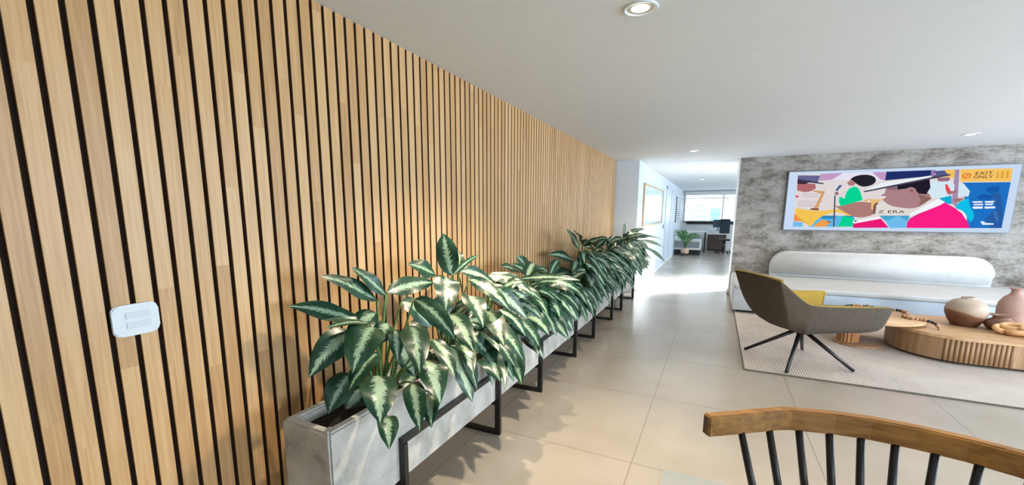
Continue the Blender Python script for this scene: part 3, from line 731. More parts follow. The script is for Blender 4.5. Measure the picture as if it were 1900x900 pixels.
# ------------------------------------------------------------------ television with its picture
tv = empty('tv', (2.33, 8.6, 1.65), 'wide wall-mounted television showing a colourful jazz band illustration', 'television')
MB().box((1.0, 8.602, 1.176), (3.665, 8.655, 2.128), bev=.006).build('housing', M_tvframe, tv)
MB().box((1.012, 8.598, 1.190), (3.652, 8.6025, 2.116)).build('mat_border', emit('lit_white_border', 'cfe2fb', .84), tv)
ART = [
    ('e4dcdc', [(1.12, 2.077), (3.572, 2.064), (3.573, 1.251), (1.138, 1.236)]),
    ('c89cc6', [(1.426, 2.075), (1.708, 2.078), (1.586, 1.982), (1.42, 1.968)]),
    ('eae6f6', [(1.708, 2.078), (2.011, 2.077), (2.074, 2.068), (2.258, 1.936), (1.587, 1.974)]),
    ('c49ac8', [(2.066, 2.073), (2.23, 2.071), (2.236, 1.946), (2.179, 1.962)]),
    ('20306c', [(2.234, 2.075), (2.739, 2.076), (2.743, 1.991), (2.234, 1.945)]),
    ('eef6fc', [(2.185, 1.908), (2.742, 1.998), (2.755, 1.953), (1.98, 1.784)]),
    ('9c7cb4', [(2.74, 2.074), (2.785, 2.076), (2.781, 1.989), (2.743, 1.991)]),
    ('f8c860', [(2.873, 2.074), (2.99, 2.072), (3.004, 1.957), (2.908, 1.961)]),
    ('fbc968', [(3.047, 2.073), (3.568, 2.064), (3.577, 1.889), (3.069, 1.9)]),
    ('1f74c8', [(3.095, 1.887), (3.575, 1.879), (3.573, 1.251), (3.233, 1.246)]),
    ('195cae', [(3.333, 1.794), (3.381, 1.824), (3.477, 1.829), (3.475, 1.754), (3.407, 1.729), (3.364, 1.757)]),
    ('195cae', [(3.256, 1.678), (3.329, 1.725), (3.398, 1.703), (3.437, 1.702), (3.406, 1.64), (3.3, 1.646)]),
    ('2a60a8', [(3.408, 1.72), (3.489, 1.745), (3.559, 1.468), (3.569, 1.251), (3.459, 1.25), (3.389, 1.377), (3.487, 1.522)]),
    ('3f78b8', [(3.454, 1.477), (3.492, 1.486), (3.53, 1.351), (3.512, 1.341)]),
    ('a890b4', [(2.99, 2.072), (3.037, 2.072), (3.084, 1.533), (3.016, 1.599)]),
    ('a07080', [(2.81, 1.964), (2.941, 1.969), (2.959, 1.941), (2.929, 1.899), (2.838, 1.906)]),
    ('d8ecf8', [(2.725, 1.734), (2.73, 1.865), (2.765, 1.929), (2.838, 1.908), (2.955, 1.913), (3.016, 1.871), (3.018, 1.746), (2.995, 1.71), (2.888, 1.675), (2.789, 1.676)]),
    ('d8ecf8', [(3.056, 1.892), (3.111, 1.868), (3.185, 1.765), (3.178, 1.688), (3.067, 1.705)]),
    ('5a5c8c', [(2.77, 2.06), (2.881, 2.066), (2.917, 2.015), (2.964, 2.008), (2.905, 1.985), (2.739, 1.965), (2.793, 2.011)]),
    ('f04858', [(2.913, 1.869), (2.936, 1.868), (2.991, 1.762), (2.954, 1.729), (2.924, 1.804)]),
    ('b07070', [(2.947, 1.763), (3.048, 1.779), (3.044, 1.753), (2.973, 1.718)]),
    ('14b0d8', [(2.875, 1.671), (3.002, 1.71), (3.018, 1.584), (2.954, 1.596)]),
    ('10c4ec', [(3.083, 1.613), (3.184, 1.674), (3.205, 1.56), (3.264, 1.468), (3.276, 1.376), (3.238, 1.328), (3.195, 1.431), (3.131, 1.505), (3.063, 1.524)]),
    ('9c7878', [(3.026, 1.661), (3.152, 1.674), (3.09, 1.613), (3.04, 1.624)]),
    ('b46c70', [(1.132, 1.952), (1.373, 1.92), (1.39, 1.852), (1.336, 1.811), (1.251, 1.792), (1.139, 1.823)]),
    ('402838', [(1.129, 1.988), (1.293, 1.947), (1.222, 1.917), (1.134, 1.932)]),
    ('686890', [(1.13, 2.064), (1.425, 2.049), (1.403, 1.934), (1.131, 1.998)]),
    ('3c3c5c', [(1.13, 2.01), (1.491, 1.927), (1.476, 1.913), (1.134, 1.973)]),
    ('c9bcc2', [(1.215, 1.772), (1.427, 1.763), (1.428, 1.751), (1.216, 1.759)]),
    ('c9bcc2', [(1.227, 1.734), (1.423, 1.726), (1.425, 1.714), (1.228, 1.722)]),
    ('c9bcc2', [(1.164, 1.656), (1.503, 1.645), (1.504, 1.633), (1.165, 1.643)]),
    ('c9bcc2', [(1.168, 1.618), (1.404, 1.611), (1.405, 1.599), (1.169, 1.605)]),
    ('c9bcc2', [(1.171, 1.584), (1.476, 1.578), (1.477, 1.565), (1.172, 1.572)]),
    ('d8505c', [(1.125, 1.748), (1.187, 1.731), (1.137, 1.702)]),
    ('60b8e8', [(1.455, 1.412), (1.924, 1.419), (1.943, 1.247), (1.354, 1.239)]),
    ('2f8ac0', [(1.475, 1.418), (1.711, 1.419), (1.65, 1.367), (1.514, 1.37)]),
    ('2f8ac0', [(1.794, 1.419), (1.924, 1.419), (1.881, 1.372), (1.815, 1.38)]),
    ('78c0f0', [(1.134, 1.321), (1.269, 1.306), (1.275, 1.238), (1.136, 1.236)]),
    ('f09050', [(1.139, 1.449), (1.258, 1.323), (1.142, 1.328)]),
    ('d8a070', [(1.357, 1.822), (1.513, 1.802), (1.443, 1.528), (1.39, 1.516), (1.467, 1.763), (1.36, 1.798)]),
    ('8a5a40', [(1.336, 1.512), (1.368, 1.541), (1.464, 1.532), (1.453, 1.499)]),
    ('f8c858', [(1.149, 1.538), (1.469, 1.482), (1.716, 1.535), (1.915, 1.429), (1.861, 1.405), (1.703, 1.494), (1.477, 1.397), (1.385, 1.248), (1.224, 1.343), (1.143, 1.449)]),
    ('e8b048', [(1.143, 1.449), (1.22, 1.386), (1.36, 1.271), (1.385, 1.248), (1.225, 1.339)]),
    ('f8a050', [(1.425, 1.261), (1.516, 1.356), (1.647, 1.313), (1.565, 1.242), (1.427, 1.24)]),
    ('a06848', [(1.567, 1.35), (1.647, 1.313), (1.615, 1.301)]),
    ('404860', [(1.638, 1.735), (1.655, 1.735), (1.69, 1.244), (1.673, 1.243)]),
    ('4a6090', [(1.64, 1.812), (1.686, 1.895), (1.723, 1.89), (1.671, 1.803)]),
    ('9c7074', [(1.632, 1.775), (1.672, 1.795), (1.696, 1.754), (1.662, 1.734)]),
    ('08d898', [(1.836, 1.859), (1.908, 1.865), (1.958, 1.788), (1.997, 1.659), (1.933, 1.634), (1.743, 1.559), (1.702, 1.633), (1.706, 1.717), (1.774, 1.682), (1.78, 1.782)]),
    ('24242e', [(1.81, 1.971), (1.855, 2.024), (1.983, 2.047), (2.099, 2.015), (2.135, 1.94), (2.084, 1.874), (1.965, 1.855), (1.887, 1.913)]),
    ('b47c7c', [(1.777, 1.932), (1.829, 1.97), (1.889, 1.919), (1.862, 1.878), (1.803, 1.884)]),
    ('08d898', [(1.77, 1.413), (1.886, 1.397), (1.942, 1.328), (1.927, 1.247), (1.733, 1.244), (1.763, 1.327)]),
    ('b08078', [(1.623, 1.593), (1.713, 1.559), (1.84, 1.601), (1.965, 1.639), (2.11, 1.612), (2.189, 1.627), (2.176, 1.529), (2.173, 1.438), (1.993, 1.377), (1.858, 1.429)]),
    ('7c5850', [(2.126, 1.608), (2.192, 1.631), (2.176, 1.525), (2.17, 1.438), (2.147, 1.449)]),
    ('e8c080', [(2.002, 1.659), (2.09, 1.679), (2.183, 1.658), (2.253, 1.692), (2.205, 1.627), (2.139, 1.604), (2.141, 1.505), (2.111, 1.519), (2.109, 1.616), (2.029, 1.629)]),
    ('fff4e0', [(2.059, 1.644), (2.093, 1.648), (2.087, 1.624), (2.061, 1.624)]),
    ('e6ded6', [(2.172, 1.584), (2.3, 1.575), (2.577, 1.519), (2.561, 1.426), (2.175, 1.426)]),
    ('b08488', [(2.252, 1.828), (2.341, 1.872), (2.495, 1.834), (2.75, 1.761), (2.793, 1.667), (2.642, 1.522), (2.471, 1.535), (2.318, 1.575), (2.237, 1.656), (2.256, 1.688), (2.206, 1.724), (2.256, 1.758)]),
    ('8c6860', [(2.631, 1.736), (2.797, 1.672), (2.654, 1.549), (2.679, 1.64)]),
    ('221c2c', [(2.374, 1.871), (2.733, 1.954), (2.759, 1.827), (2.725, 1.73), (2.64, 1.743), (2.568, 1.832), (2.397, 1.805)]),
    ('8c6878', [(2.252, 1.828), (2.282, 1.862), (2.379, 1.882), (2.397, 1.805), (2.319, 1.803)]),
    ('b08488', [(2.484, 1.796), (2.509, 1.833), (2.553, 1.84), (2.6, 1.812), (2.614, 1.755), (2.567, 1.718), (2.513, 1.738)]),
    ('96686c', [(2.522, 1.791), (2.556, 1.813), (2.582, 1.774), (2.556, 1.752)]),
    ('f8f4fc', [(2.206, 1.701), (2.265, 1.716), (2.268, 1.692), (2.234, 1.685)]),
    ('4a4458', [(1.988, 1.792), (2.82, 1.991), (2.95, 2.008), (2.952, 1.992), (2.744, 1.946), (2.013, 1.775)]),
    ('70c0f0', [(2.225, 1.42), (2.577, 1.421), (2.566, 1.24), (2.367, 1.233), (2.313, 1.331)]),
    ('48a8d0', [(2.225, 1.42), (2.432, 1.42), (2.349, 1.351), (2.295, 1.351)]),
    ('48a8d0', [(2.447, 1.42), (2.577, 1.421), (2.561, 1.343)]),
    ('f8f8ff', [(2.584, 1.457), (2.861, 1.664), (2.944, 1.618), (2.888, 1.566), (2.572, 1.407)]),
    ('ff2088', [(2.56, 1.384), (2.888, 1.566), (2.938, 1.611), (3.074, 1.52), (3.168, 1.428), (3.231, 1.302), (3.244, 1.245), (2.563, 1.238)]),
    ('c81868', [(2.579, 1.376), (2.742, 1.478), (2.746, 1.471), (2.58, 1.365)]),
    ('f0fcff', [(3.062, 1.528), (3.148, 1.477), (3.203, 1.394), (3.192, 1.368), (3.145, 1.45)]),
    ('f01c78', [(1.921, 1.304), (2.245, 1.378), (2.357, 1.239), (1.929, 1.229)]),
    ('f8f4fc', [(1.906, 1.332), (2.219, 1.41), (2.249, 1.374), (1.93, 1.296)]),
    ('403c50', [(1.933, 1.34), (1.958, 1.347), (1.96, 1.328), (1.935, 1.322)]),
    ('f4f8ff', [(3.221, 1.622), (3.33, 1.624), (3.333, 1.603), (3.24, 1.602)]),
    ('f4f8ff', [(3.354, 1.624), (3.457, 1.626), (3.437, 1.601), (3.356, 1.602)]),
    ('f4f8ff', [(3.242, 1.585), (3.341, 1.588), (3.344, 1.57), (3.251, 1.567)]),
    ('f4f8ff', [(3.361, 1.588), (3.445, 1.591), (3.435, 1.569), (3.363, 1.57)]),
    ('f4f8ff', [(3.236, 1.549), (3.342, 1.552), (3.346, 1.521), (3.251, 1.518)]),
    ('f4f8ff', [(3.358, 1.548), (3.465, 1.551), (3.469, 1.524), (3.367, 1.521)]),
    ('e8f0ff', [(3.344, 1.34), (3.38, 1.344), (3.397, 1.322), (3.483, 1.316), (3.485, 1.296), (3.374, 1.293), (3.357, 1.318)]),
    ('e8a840', [(3.421, 2.025), (3.442, 2.026), (3.447, 1.932), (3.426, 1.931)]),
    ('e8a840', [(3.462, 2.027), (3.49, 2.027), (3.495, 1.934), (3.467, 1.933)]),
    ('e8a840', [(3.51, 2.028), (3.538, 2.029), (3.543, 1.936), (3.515, 1.935)]),
]
mb = MB(); bm = mb.bm; lay = bm.loops.layers.float_color.new('ink')
yy = 8.5978
def rounded(pts, it=2):
    for _ in range(it):
        out = []
        m = len(pts)
        for i in range(m):
            a, b, c = Vector(pts[i - 1]), Vector(pts[i]), Vector(pts[(i + 1) % m])
            if (b - a).length < 1e-6 or (c - b).length < 1e-6: continue
            if (b - a).angle(c - b) > radians(72): out.append(tuple(b))
            else: out += [tuple(b.lerp(a, .25)), tuple(b.lerp(c, .25))]
        pts = out
    return pts
for col, pts in ART:
    if len(pts) >= 8: pts = rounded(pts)
    vs = [bm.verts.new((x, yy, z)) for x, z in pts]
    ge = bmesh.ops.triangle_fill(bm, edges=[bm.edges.new((vs[i], vs[(i + 1) % len(vs)])) for i in range(len(vs))], use_beauty=True)
    for f in ge['geom']:
        if isinstance(f, bmesh.types.BMFace):
            if f.normal.y > 0: f.normal_flip()
            for l in f.loops: l[lay] = lin(col)
    yy -= .00005
def words(txt, x, z, h, w, col, bold=.0):
    cu = bpy.data.curves.new('t', 'FONT'); cu.body = txt; cu.size = 1; cu.offset = bold; cu.space_character = 1.1
    o = bpy.data.objects.new('t', cu); C.objects.link(o)
    me = bpy.data.meshes.new_from_object(o.evaluated_get(bpy.context.evaluated_depsgraph_get()))
    bpy.data.objects.remove(o); bpy.data.curves.remove(cu)
    xs = [v.co.x for v in me.vertices]; ys = [v.co.y for v in me.vertices]
    if not xs: return
    sx = w / (max(xs) - min(xs)); sy = h / (max(ys) - min(ys))
    vs = [bm.verts.new((x + (v.co.x - min(xs)) * sx, yy, z + (v.co.y - min(ys)) * sy)) for v in me.vertices]
    for p in me.polygons:
        try: f = bm.faces.new([vs[i] for i in p.vertices])
        except ValueError: continue
        for l in f.loops: l[lay] = lin(col)
    bpy.data.meshes.remove(me)
bpy.context.view_layer.update()
words('Z ERA', 2.205, 1.458, .042, .31, '5c4450', .01)
words('EXIT', 3.208, 1.990, .042, .175, '6a4a30', .015)
words('ONLY', 3.196, 1.938, .042, .195, '6a4a30', .015)
# ring with a bar beside the words
for k in range(28):
    a, b = 2 * pi * k / 28, 2 * pi * (k + 1) / 28
    q = [(3.121 + .046 * cos(t) * s_, 1.980 + .040 * sin(t) * s_) for t, s_ in ((a, 1), (b, 1), (b, .70), (a, .70))]
    f = bm.faces.new([bm.verts.new((x, yy, z)) for x, z in q])
    for l in f.loops: l[lay] = lin('e86a30')
f = bm.faces.new([bm.verts.new((x, yy, z)) for x, z in ((3.098, 1.965), (3.108, 1.958), (3.145, 1.995), (3.135, 2.002))])
for l in f.loops: l[lay] = lin('e86a30')
mb.build('screen', vcol_emit('lit_screen', .86), tv, fix=False)

# ------------------------------------------------------------------ armchair
AC = Vector((.80, 4.96, RZ)); ang = radians(25.7)
U = Vector((cos(ang), sin(ang), 0)); Rr = Vector((sin(ang), -cos(ang), 0))
def A3(u, r, z): return AC + U * u + Rr * r + Vector((0, 0, z - RZ))
ac = empty('swivel_armchair', AC, 'taupe shell armchair with mustard lining and black splayed legs', 'armchair')
st_half = [  # from right arm front to the back centre: rim, mid, low, bottom
    ((.555, .345, .618), (.54, .345, .54), (.505, .30, .415), (.42, .16, .362)),
    ((.50, .37, .632), (.48, .36, .54), (.45, .315, .405), (.37, .18, .350)),
    ((.15, .40, .640), (.15, .37, .54), (.15, .31, .41), (.14, .19, .345)),
    ((-.16, .41, .655), (-.15, .375, .55), (-.12, .31, .41), (-.06, .19, .335)),
    ((-.27, .405, .70), (-.24, .37, .56), (-.18, .30, .42), (-.08, .18, .335)),
    ((-.44, .385, .845), (-.34, .36, .59), (-.25, .28, .43), (-.10, .15, .335)),
    ((-.475, .34, .868), (-.39, .31, .60), (-.29, .24, .43), (-.11, .12, .335)),
    ((-.49, .0, .88), (-.43, .0, .60), (-.33, .0, .42), (-.12, .0, .335))]
st = st_half + [tuple((u - max(0, u) * .14, -r, z + max(0, z - .5) * max(0, u + .1) * .3) for u, r, z in s) for s in st_half[-2::-1]]
def cr(p0, p1, p2, p3, t):
    return tuple(.5 * (2 * b + (c - a) * t + (2 * a - 5 * b + 4 * c - d) * t * t + (3 * b - a - 3 * c + d) * t ** 3) for a, b, c, d in zip(p0, p1, p2, p3))
def dense(seq, k):
    out = []
    m = len(seq)
    for i in range(m - 1):
        g = lambda j: seq[max(0, min(m - 1, j))]
        for q in range(k): out.append(cr(g(i - 1), g(i), g(i + 1), g(i + 2), q / k))
    out.append(seq[-1]); return out
def shell(inset):
    cols = [dense([s[j] for s in st], 4) for j in range(4)]
    rows = []
    for i in range(len(cols[0])):
        pr = dense([cols[j][i] for j in range(4)], 4)
        rows.append(pr)
    return rows
rows = shell(0)
bm = bmesh.new()
V = [[bm.verts.new(A3(*p)) for p in r] for r in rows]
for a, b in zip(V, V[1:]):
    for j in range(len(a) - 1):
        f = bm.faces.new((a[j], a[j + 1], b[j + 1], b[j])); f.smooth = True
# close the underside of the shell
bot = [r[-1] for r in V]
cen = bm.verts.new(A3(.12, 0, .335))
for a, b in zip(bot, bot[1:]):
    f = bm.faces.new((a, cen, b)); f.smooth = True
f = bm.faces.new((bot[-1], cen, bot[0]))
bmesh.ops.recalc_face_normals(bm, faces=bm.faces)
mid = sum((f.normal.dot((f.calc_center_median() - A3(.1, 0, .6))) for f in bm.faces), 0)
if mid < 0: bmesh.ops.reverse_faces(bm, faces=bm.faces)
mb = MB(); mb.bm.free(); mb.bm = bm
so = mb.build('shell', [M_shell, M_mustard], ac, fix=False)
md = so.modifiers.new('thick', 'SOLIDIFY'); md.thickness = .035; md.offset = -1; md.material_offset = 1; md.material_offset_rim = 1
mb = MB(); ol = []
for u, r in ((.50, .25), (.44, .29), (-.12, .30), (-.26, .24), (-.32, .12), (-.32, -.12), (-.26, -.24), (-.12, -.30), (.44, -.29), (.50, -.25)):
    p = A3(u * .86 + .03, r * .86, 0); ol.append((p.x, p.y))
mb.prism(ol[::-1], .425, .495, bev=.03).build('seat_cushion', M_mustard, ac, smooth=True)
h = A3(0.02, 0, .0)
MB().lathe([(0, .345), (.075, .345), (.075, .325), (.035, .31), (.035, .285), (0, .285)], (h.x, h.y, 0), 24).build('hub', M_black, ac)
for fx, fy in ((.372, 5.118), (.672, 4.512), (.918, 5.39), (1.228, 4.818)):
    d = (Vector((fx, fy, 0)) - Vector((h.x, h.y, 0))).normalized()
    MB().tube([Vector((h.x, h.y, .325)) + d * .03, Vector((fx, fy, RZ + .012))], [.020, .015], 12).build('leg', M_black, ac)

# ------------------------------------------------------------------ coffee table
ct = empty('coffee_table', (2.9, 6.05, RZ), 'low oak coffee table with rounded end and fluted front panel', 'coffee table')
def pebble(cx0, cx1, cy, a, b, n=20, grow=0):
    pts = []
    for i in range(n + 1):
        t = radians(-90 + 180 * i / n); pts.append((cx1 + (a + grow) * cos(t), cy + (b + grow) * sin(t)))
    for i in range(n + 1):
        t = radians(90 + 180 * i / n); pts.append((cx0 + (a + grow) * cos(t), cy + (b + grow) * sin(t)))
    return pts
CX0, CX1, CY, CA, CB = 2.267, 3.5, 6.05, .50, .55
MB().prism(pebble(CX0, CX1, CY, CA, CB, grow=-.07), RZ, .045).build('plinth', M_dark, ct)
MB().prism(pebble(CX0, CX1, CY, CA, CB, grow=-.012), .04, .258).build('body', M_oakv, ct)
MB().prism(pebble(CX0, CX1, CY, CA, CB), .256, .285, bev=.006).build('top', M_oak, ct)
mb = MB()
def edge_pt(x):
    if x < CX0: return CY - (CB - .012) * math.sqrt(max(0, 1 - ((x - CX0) / (CA - .012)) ** 2))
    return CY - CB + .012
x = 2.085
while x < 2.53:
    mb.tube([(x, edge_pt(x), .042), (x, edge_pt(x), .257)], .014, 10)
    x += .0335
mb.build('fluted_panel', M_oakv, ct)

# ------------------------------------------------------------------ side table overlapping it
stb = empty('side_table', (1.5, 6.0, RZ), 'round oak side table with fluted pedestal, its top overlapping the coffee table', 'side table')
MB().lathe([(0, RZ), (.215, RZ), (.22, RZ + .004), (.22, RZ + .016), (.215, RZ + .02), (0, RZ + .02)], (1.51, 5.98, 0), 40).build('base', M_oakv, stb)
ol = []
for i in range(60):
    a = 2 * pi * i / 60; rr = .098 + .006 * cos(a * 18); ol.append((1.43 + rr * cos(a), 5.99 + rr * sin(a)))
MB().prism(ol, RZ + .02, .302).build('pedestal', wood('fluted_oak', '8d5c2c', 'b98450', 'Z', .5), stb)
MB().lathe([(0, .302), (.45, .302), (.466, .308), (.47, .318), (.47, .328), (.464, .335), (0, .335)], (1.62, 6.10, 0), 64).build('top', M_oak, stb)

# ------------------------------------------------------------------ things on the tables
TZ = .285
one(MB().lathe([(0, 0), (.092, 0), (.10, .004), (.135, .06), (.160, .13), (.164, .175), (.152, .225), (.11, .266), (.066, .283), (.054, .288), (.052, .305), (.046, .306), (.044, .285), (0, .25)], (2.415, 6.16, TZ), 48), 'round_vase', M_glaze, (2.415, 6.16, TZ),
    'squat round stoneware vase, pale above and dark brown below, left on the coffee table', 'vase')
one(MB().lathe([(0, 0), (.085, 0), (.10, .02), (.118, .10), (.122, .18), (.115, .24), (.085, .30), (.05, .335), (.038, .36), (.042, .385), (.06, .40), (.056, .402), (.034, .375), (.03, .33), (0, .30)], (2.845, 6.36, TZ), 48), 'tall_vase', M_clay, (2.845, 6.36, TZ),
    'tall pinkish clay vase with narrow flared neck behind the small pot', 'vase')
one(MB().lathe([(0, 0), (.075, 0), (.105, .02), (.124, .055), (.112, .085), (.075, .108), (.06, .122), (.066, .138), (.092, .150), (.09, .154), (.055, .14), (.045, .12), (0, .08)], (2.655, 6.09, TZ), 40), 'clay_pot', M_clay2, (2.655, 6.09, TZ),
    'small wide-rimmed clay pot between the two vases', 'pot')
wc = empty('wooden_chain', (2.66, 5.86, TZ), 'knot of chunky pale wooden chain links at the coffee table edge', 'wooden chain')
def link(c, rot, tilt, L=.072, Wd=.045, r=.025):
    pts = []
    Mx = Matrix.Rotation(rot, 3, 'Z') @ Matrix.Rotation(tilt, 3, 'X')
    for k in range(24):
        a = 2 * pi * k / 24
        pts.append(Vector(c) + Mx @ Vector((L * cos(a), Wd * sin(a), 0)))
    return MB().tube(pts, r, 10, closed=True)
for c, ro, ti in (((2.60, 5.90, TZ + .047), .5, .45), ((2.67, 5.80, TZ + .035), -.2, -.25), ((2.74, 5.84, TZ + .055), 1.0, .5), ((2.66, 5.90, TZ + .075), -.5, .3), ((2.80, 5.90, TZ + .035), .2, -.2)):
    link(c, ro, ti).build('link', M_chain, wc)
def garland(pts, kinds, label, r=.0155):
    e = empty('bead_garland', pts[0], label, 'bead garland')
    cv = []
    P = [Vector(p) for p in pts]
    D = dense([tuple(p) for p in P], 24)
    acc, last, i = 0, Vector(D[0]), 0
    MB().tube(D[::4], .003, 6).build('string', M_bead, e)
    nxt = 0
    for d in D:
        d = Vector(d); acc += (d - last).length; last = d
        if acc >= nxt:
            k = kinds[i % len(kinds)]; i += 1
            rr = r if k != 'b' else r * 1.25
            MB().sphere(d, rr).build('bead', M_beadk if k == 'k' else M_bead, e)
            nxt = acc + r * 2.1
    return e
z = .335 + .013
garland([(1.80, 6.36, z), (1.90, 6.44, z), (1.97, 6.40, z), (2.00, 6.28, z), (1.93, 6.16, z + .01), (1.90, 6.04, z), (1.94, 5.96, z), (2.01, 5.95, z), (2.06, 5.90, z - .005), (2.09, 5.83, z - .02), (2.10, 5.79, .30)],
        'kkkbwkkbbbwbbkkkbbbbbbbb', 'string of wooden and black beads trailing over the side table edge onto the coffee table')
garland([(1.46, 6.38, z + .01), (1.55, 6.42, z + .02), (1.62, 6.40, z + .02), (1.70, 6.44, z + .02), (1.76, 6.42, z)], 'kkkbbbkkb', 'short string of dark beads at the back of the side table above the armchair arm', .014)

# ------------------------------------------------------------------ spindle-back chair
dc = empty('dining_chair', (.52, 1.35, 0), 'spindle-back chair with curved oiled oak rail and black spindles', 'chair')
inner = [(.030, 1.470), (.110, 1.527), (.180, 1.580), (.250, 1.632), (.275, 1.645), (.32, 1.657), (.40, 1.677), (.495, 1.686), (.60, 1.678), (.707, 1.655), (.80, 1.618), (.88, 1.570), (.95, 1.515), (1.01, 1.468)]
mb = MB(); bm = mb.bm
rings = []
for i, (x, y) in enumerate(inner):
    a = Vector(inner[max(0, i - 1)]); b = Vector(inner[min(len(inner) - 1, i + 1)]); d = (b - a).normalized(); nrm = Vector((-d.y, d.x))
    tk = .036
    q = []
    for o_, z_ in ((0, .728), (0, .800), (tk, .800), (tk, .728)):
        q.append(bm.verts.new((x + nrm.x * o_, y + nrm.y * o_, z_)))
    rings.append(q)
for a, b in zip(rings, rings[1:]):
    for k in range(4): bm.faces.new((a[k], a[(k + 1) % 4], b[(k + 1) % 4], b[k]))
for q in (rings[0][::-1], rings[-1]): bm.faces.new(q).material_index = 1
bmesh.ops.recalc_face_normals(bm, faces=bm.faces)
es = [e for e in bm.edges if len(e.link_faces) == 2 and e.calc_face_angle() > .9]
bmesh.ops.bevel(bm, geom=es, offset=.005, segments=3, affect='EDGES')
mb.build('top_rail', [M_rail, wood('rail_end_grain', '4a2e16', '6a4524', 'Z')], dc)
def railmid(x):
    for (xa, ya), (xb, yb) in zip(inner, inner[1:]):
        if xa <= x <= xb: return ya + (yb - ya) * (x - xa) / (xb - xa) + .016
for x in (.125, .210, .300, .388, .474, .560, .650, .738, .825, .912):
    y = railmid(x); t = .735 - .45
    MB().tube([(x, y, .74), (x + .7 * (.51 - x) * t, y - .22 * t - .02, .455)], [.011, .0125], 10).build('spindle', M_black, dc)
mb = MB()
ol = [(.52 + .25 * cos(a) * (1.0 if sin(a) > 0 else 1.08), 1.33 + .22 * sin(a)) for a in [2 * pi * k / 32 for k in range(32)]]
ol = [(.52 + (abs(cos(a)) ** .7) * (1 if cos(a) > 0 else -1) * .30, 1.36 + (abs(sin(a)) ** .7) * (1 if sin(a) > 0 else -1) * .235) for a in [2 * pi * k / 40 for k in range(40)]]
mb.prism(ol, .425, .46, bev=.01).build('seat', M_rail, dc)
for sx in (-1, 1):
    for sy in (-1, 1):
        MB().tube([(.52 + sx * .2, 1.36 + sy * .14, .43), (.52 + sx * .29, 1.36 + sy * .22, 0)], [.018, .012], 12).build('leg', M_black, dc)

# ------------------------------------------------------------------ corridor and far office
pic = empty('framed_picture', (XC, 10.3, 1.62), 'framed pale blue picture on the white corridor wall', 'picture')
y0, y1, z0, z1 = 8.72, 11.95, 1.20, 2.03
MB().box((XC, y0, z0), (XC + .03, y0 + .07, z1)).box((XC, y1 - .07, z0), (XC + .03, y1, z1)).box((XC, y0 + .07, z0), (XC + .03, y1 - .07, z0 + .03)).box((XC, y0 + .07, z1 - .03), (XC + .03, y1 - .07, z1)).build('frame', M_frame, pic)
o = MB().box((XC, y0 + .07, z0 + .03), (XC + .015, y1 - .07, z1 - .03)).build('print', M_paint, pic)
sw2 = plate(MB(), 12.5, 12.62, 1.05, 1.16, .02, XC, XC + .012, .003)
one(sw2, 'wall_switch', plain('dark_switch', '4a5560', .4), (XC, 12.56, 1.1), 'small dark switch beyond the framed picture in the corridor', 'switch')

pp_ = empty('potted_palm', (-.905, 16.35, 0), 'leafy green palm in a tan pot on dark legs at the corridor end', 'potted plant')
MB().lathe([(0, .07), (.10, .07), (.125, .09), (.14, .27), (.13, .27), (.12, .24), (0, .24)], (-.905, 16.35, 0), 28).build('pot', M_tan, pp_)
for a in (45, 135, 225, 315):
    c, s_ = cos(radians(a)), sin(radians(a))
    MB().bar((-.905 + .12 * c, 16.35 + .12 * s_, 0), (-.905 + .09 * c, 16.35 + .09 * s_, .09), .02, .02).build('leg', M_dark, pp_)
bm = bmesh.new(); rp = random.Random(3)
mst = MB()
for k in range(16):
    az = 2 * pi * k / 16 + rp.uniform(-.2, .2); L = rp.uniform(.28, .46); L = min(L, .33 / max(.01, -cos(az))) if cos(az) < 0 else L; el = rp.uniform(.25, .9)
    B0 = Vector((-.905, 16.35, .24)); top = B0 + Vector((cos(az) * L * .5, sin(az) * L * .5, .32 + el * .42)); end = B0 + Vector((cos(az) * L, sin(az) * L, .28 + el * .42))
    P = [bez(B0, top, end, i / 10) for i in range(11)]
    mst.tube(P, .006, 5)
    for i in range(3, 11):
        for sgn in (-1, 1):
            d = (P[i] - P[i - 1]).normalized(); sd = d.cross(Vector((0, 0, 1))).normalized() * sgn
            ln = .15 * (1 - abs(i - 6) / 8)
            a_, t_ = P[i], P[i] + (sd * .8 + d * .6) * ln + Vector((0, 0, -.03)); w_ = d * .018
            bm.faces.new([bm.verts.new(q) for q in (a_ - w_, a_.lerp(t_, .5) - w_ + Vector((0, 0, .01)), t_, a_.lerp(t_, .5) + w_ + Vector((0, 0, .01)))])
mst.build('stems', M_stem, pp_)
for v in bm.verts: v.co.x = max(v.co.x, -1.25)
mb = MB(); mb.bm.free(); mb.bm = bm; mb.build('fronds', M_palm, pp_, fix=False)

cs = empty('low_console', (-.85, 17.2, 0), 'low white console with grey drawer front and dark plinth behind the palm', 'cabinet')
MB().box((-1.27, 16.70, 0), (-.45, 17.7, .18)).build('plinth', M_dark, cs)
MB().box((-1.275, 16.66, .18), (-.43, 17.75, .25), bev=.004).build('bottom_rail', M_white, cs)
MB().box((-1.27, 16.68, .25), (-.47, 17.7, .47)).build('drawer_front', M_grey, cs)
MB().box((-.47, 16.66, .25), (-.43, 17.75, .47)).build('side_panel', M_white, cs)
MB().box((-1.275, 16.64, .47), (-.42, 17.75, .52), bev=.005).build('top', M_white, cs)
dk = empty('office_desk', (-.5, 18.3, 0), 'white office desk with steel leg below the far window', 'desk')
MB().box((-1.22, 17.95, .755), (.16, 18.85, .79), bev=.004).build('top', M_white, dk)
for x, y in ((-.33, 18.0), (-.33, 18.75), (-1.15, 18.75)):
    MB().bar((x, y, 0), (x, y, .755), .05, .05).build('leg', M_dark if y < 18.5 else M_grey, dk)
bc = empty('side_cabinet', (.06, 19.2, 0), 'dark brown low cabinet beneath the far desk', 'cabinet')
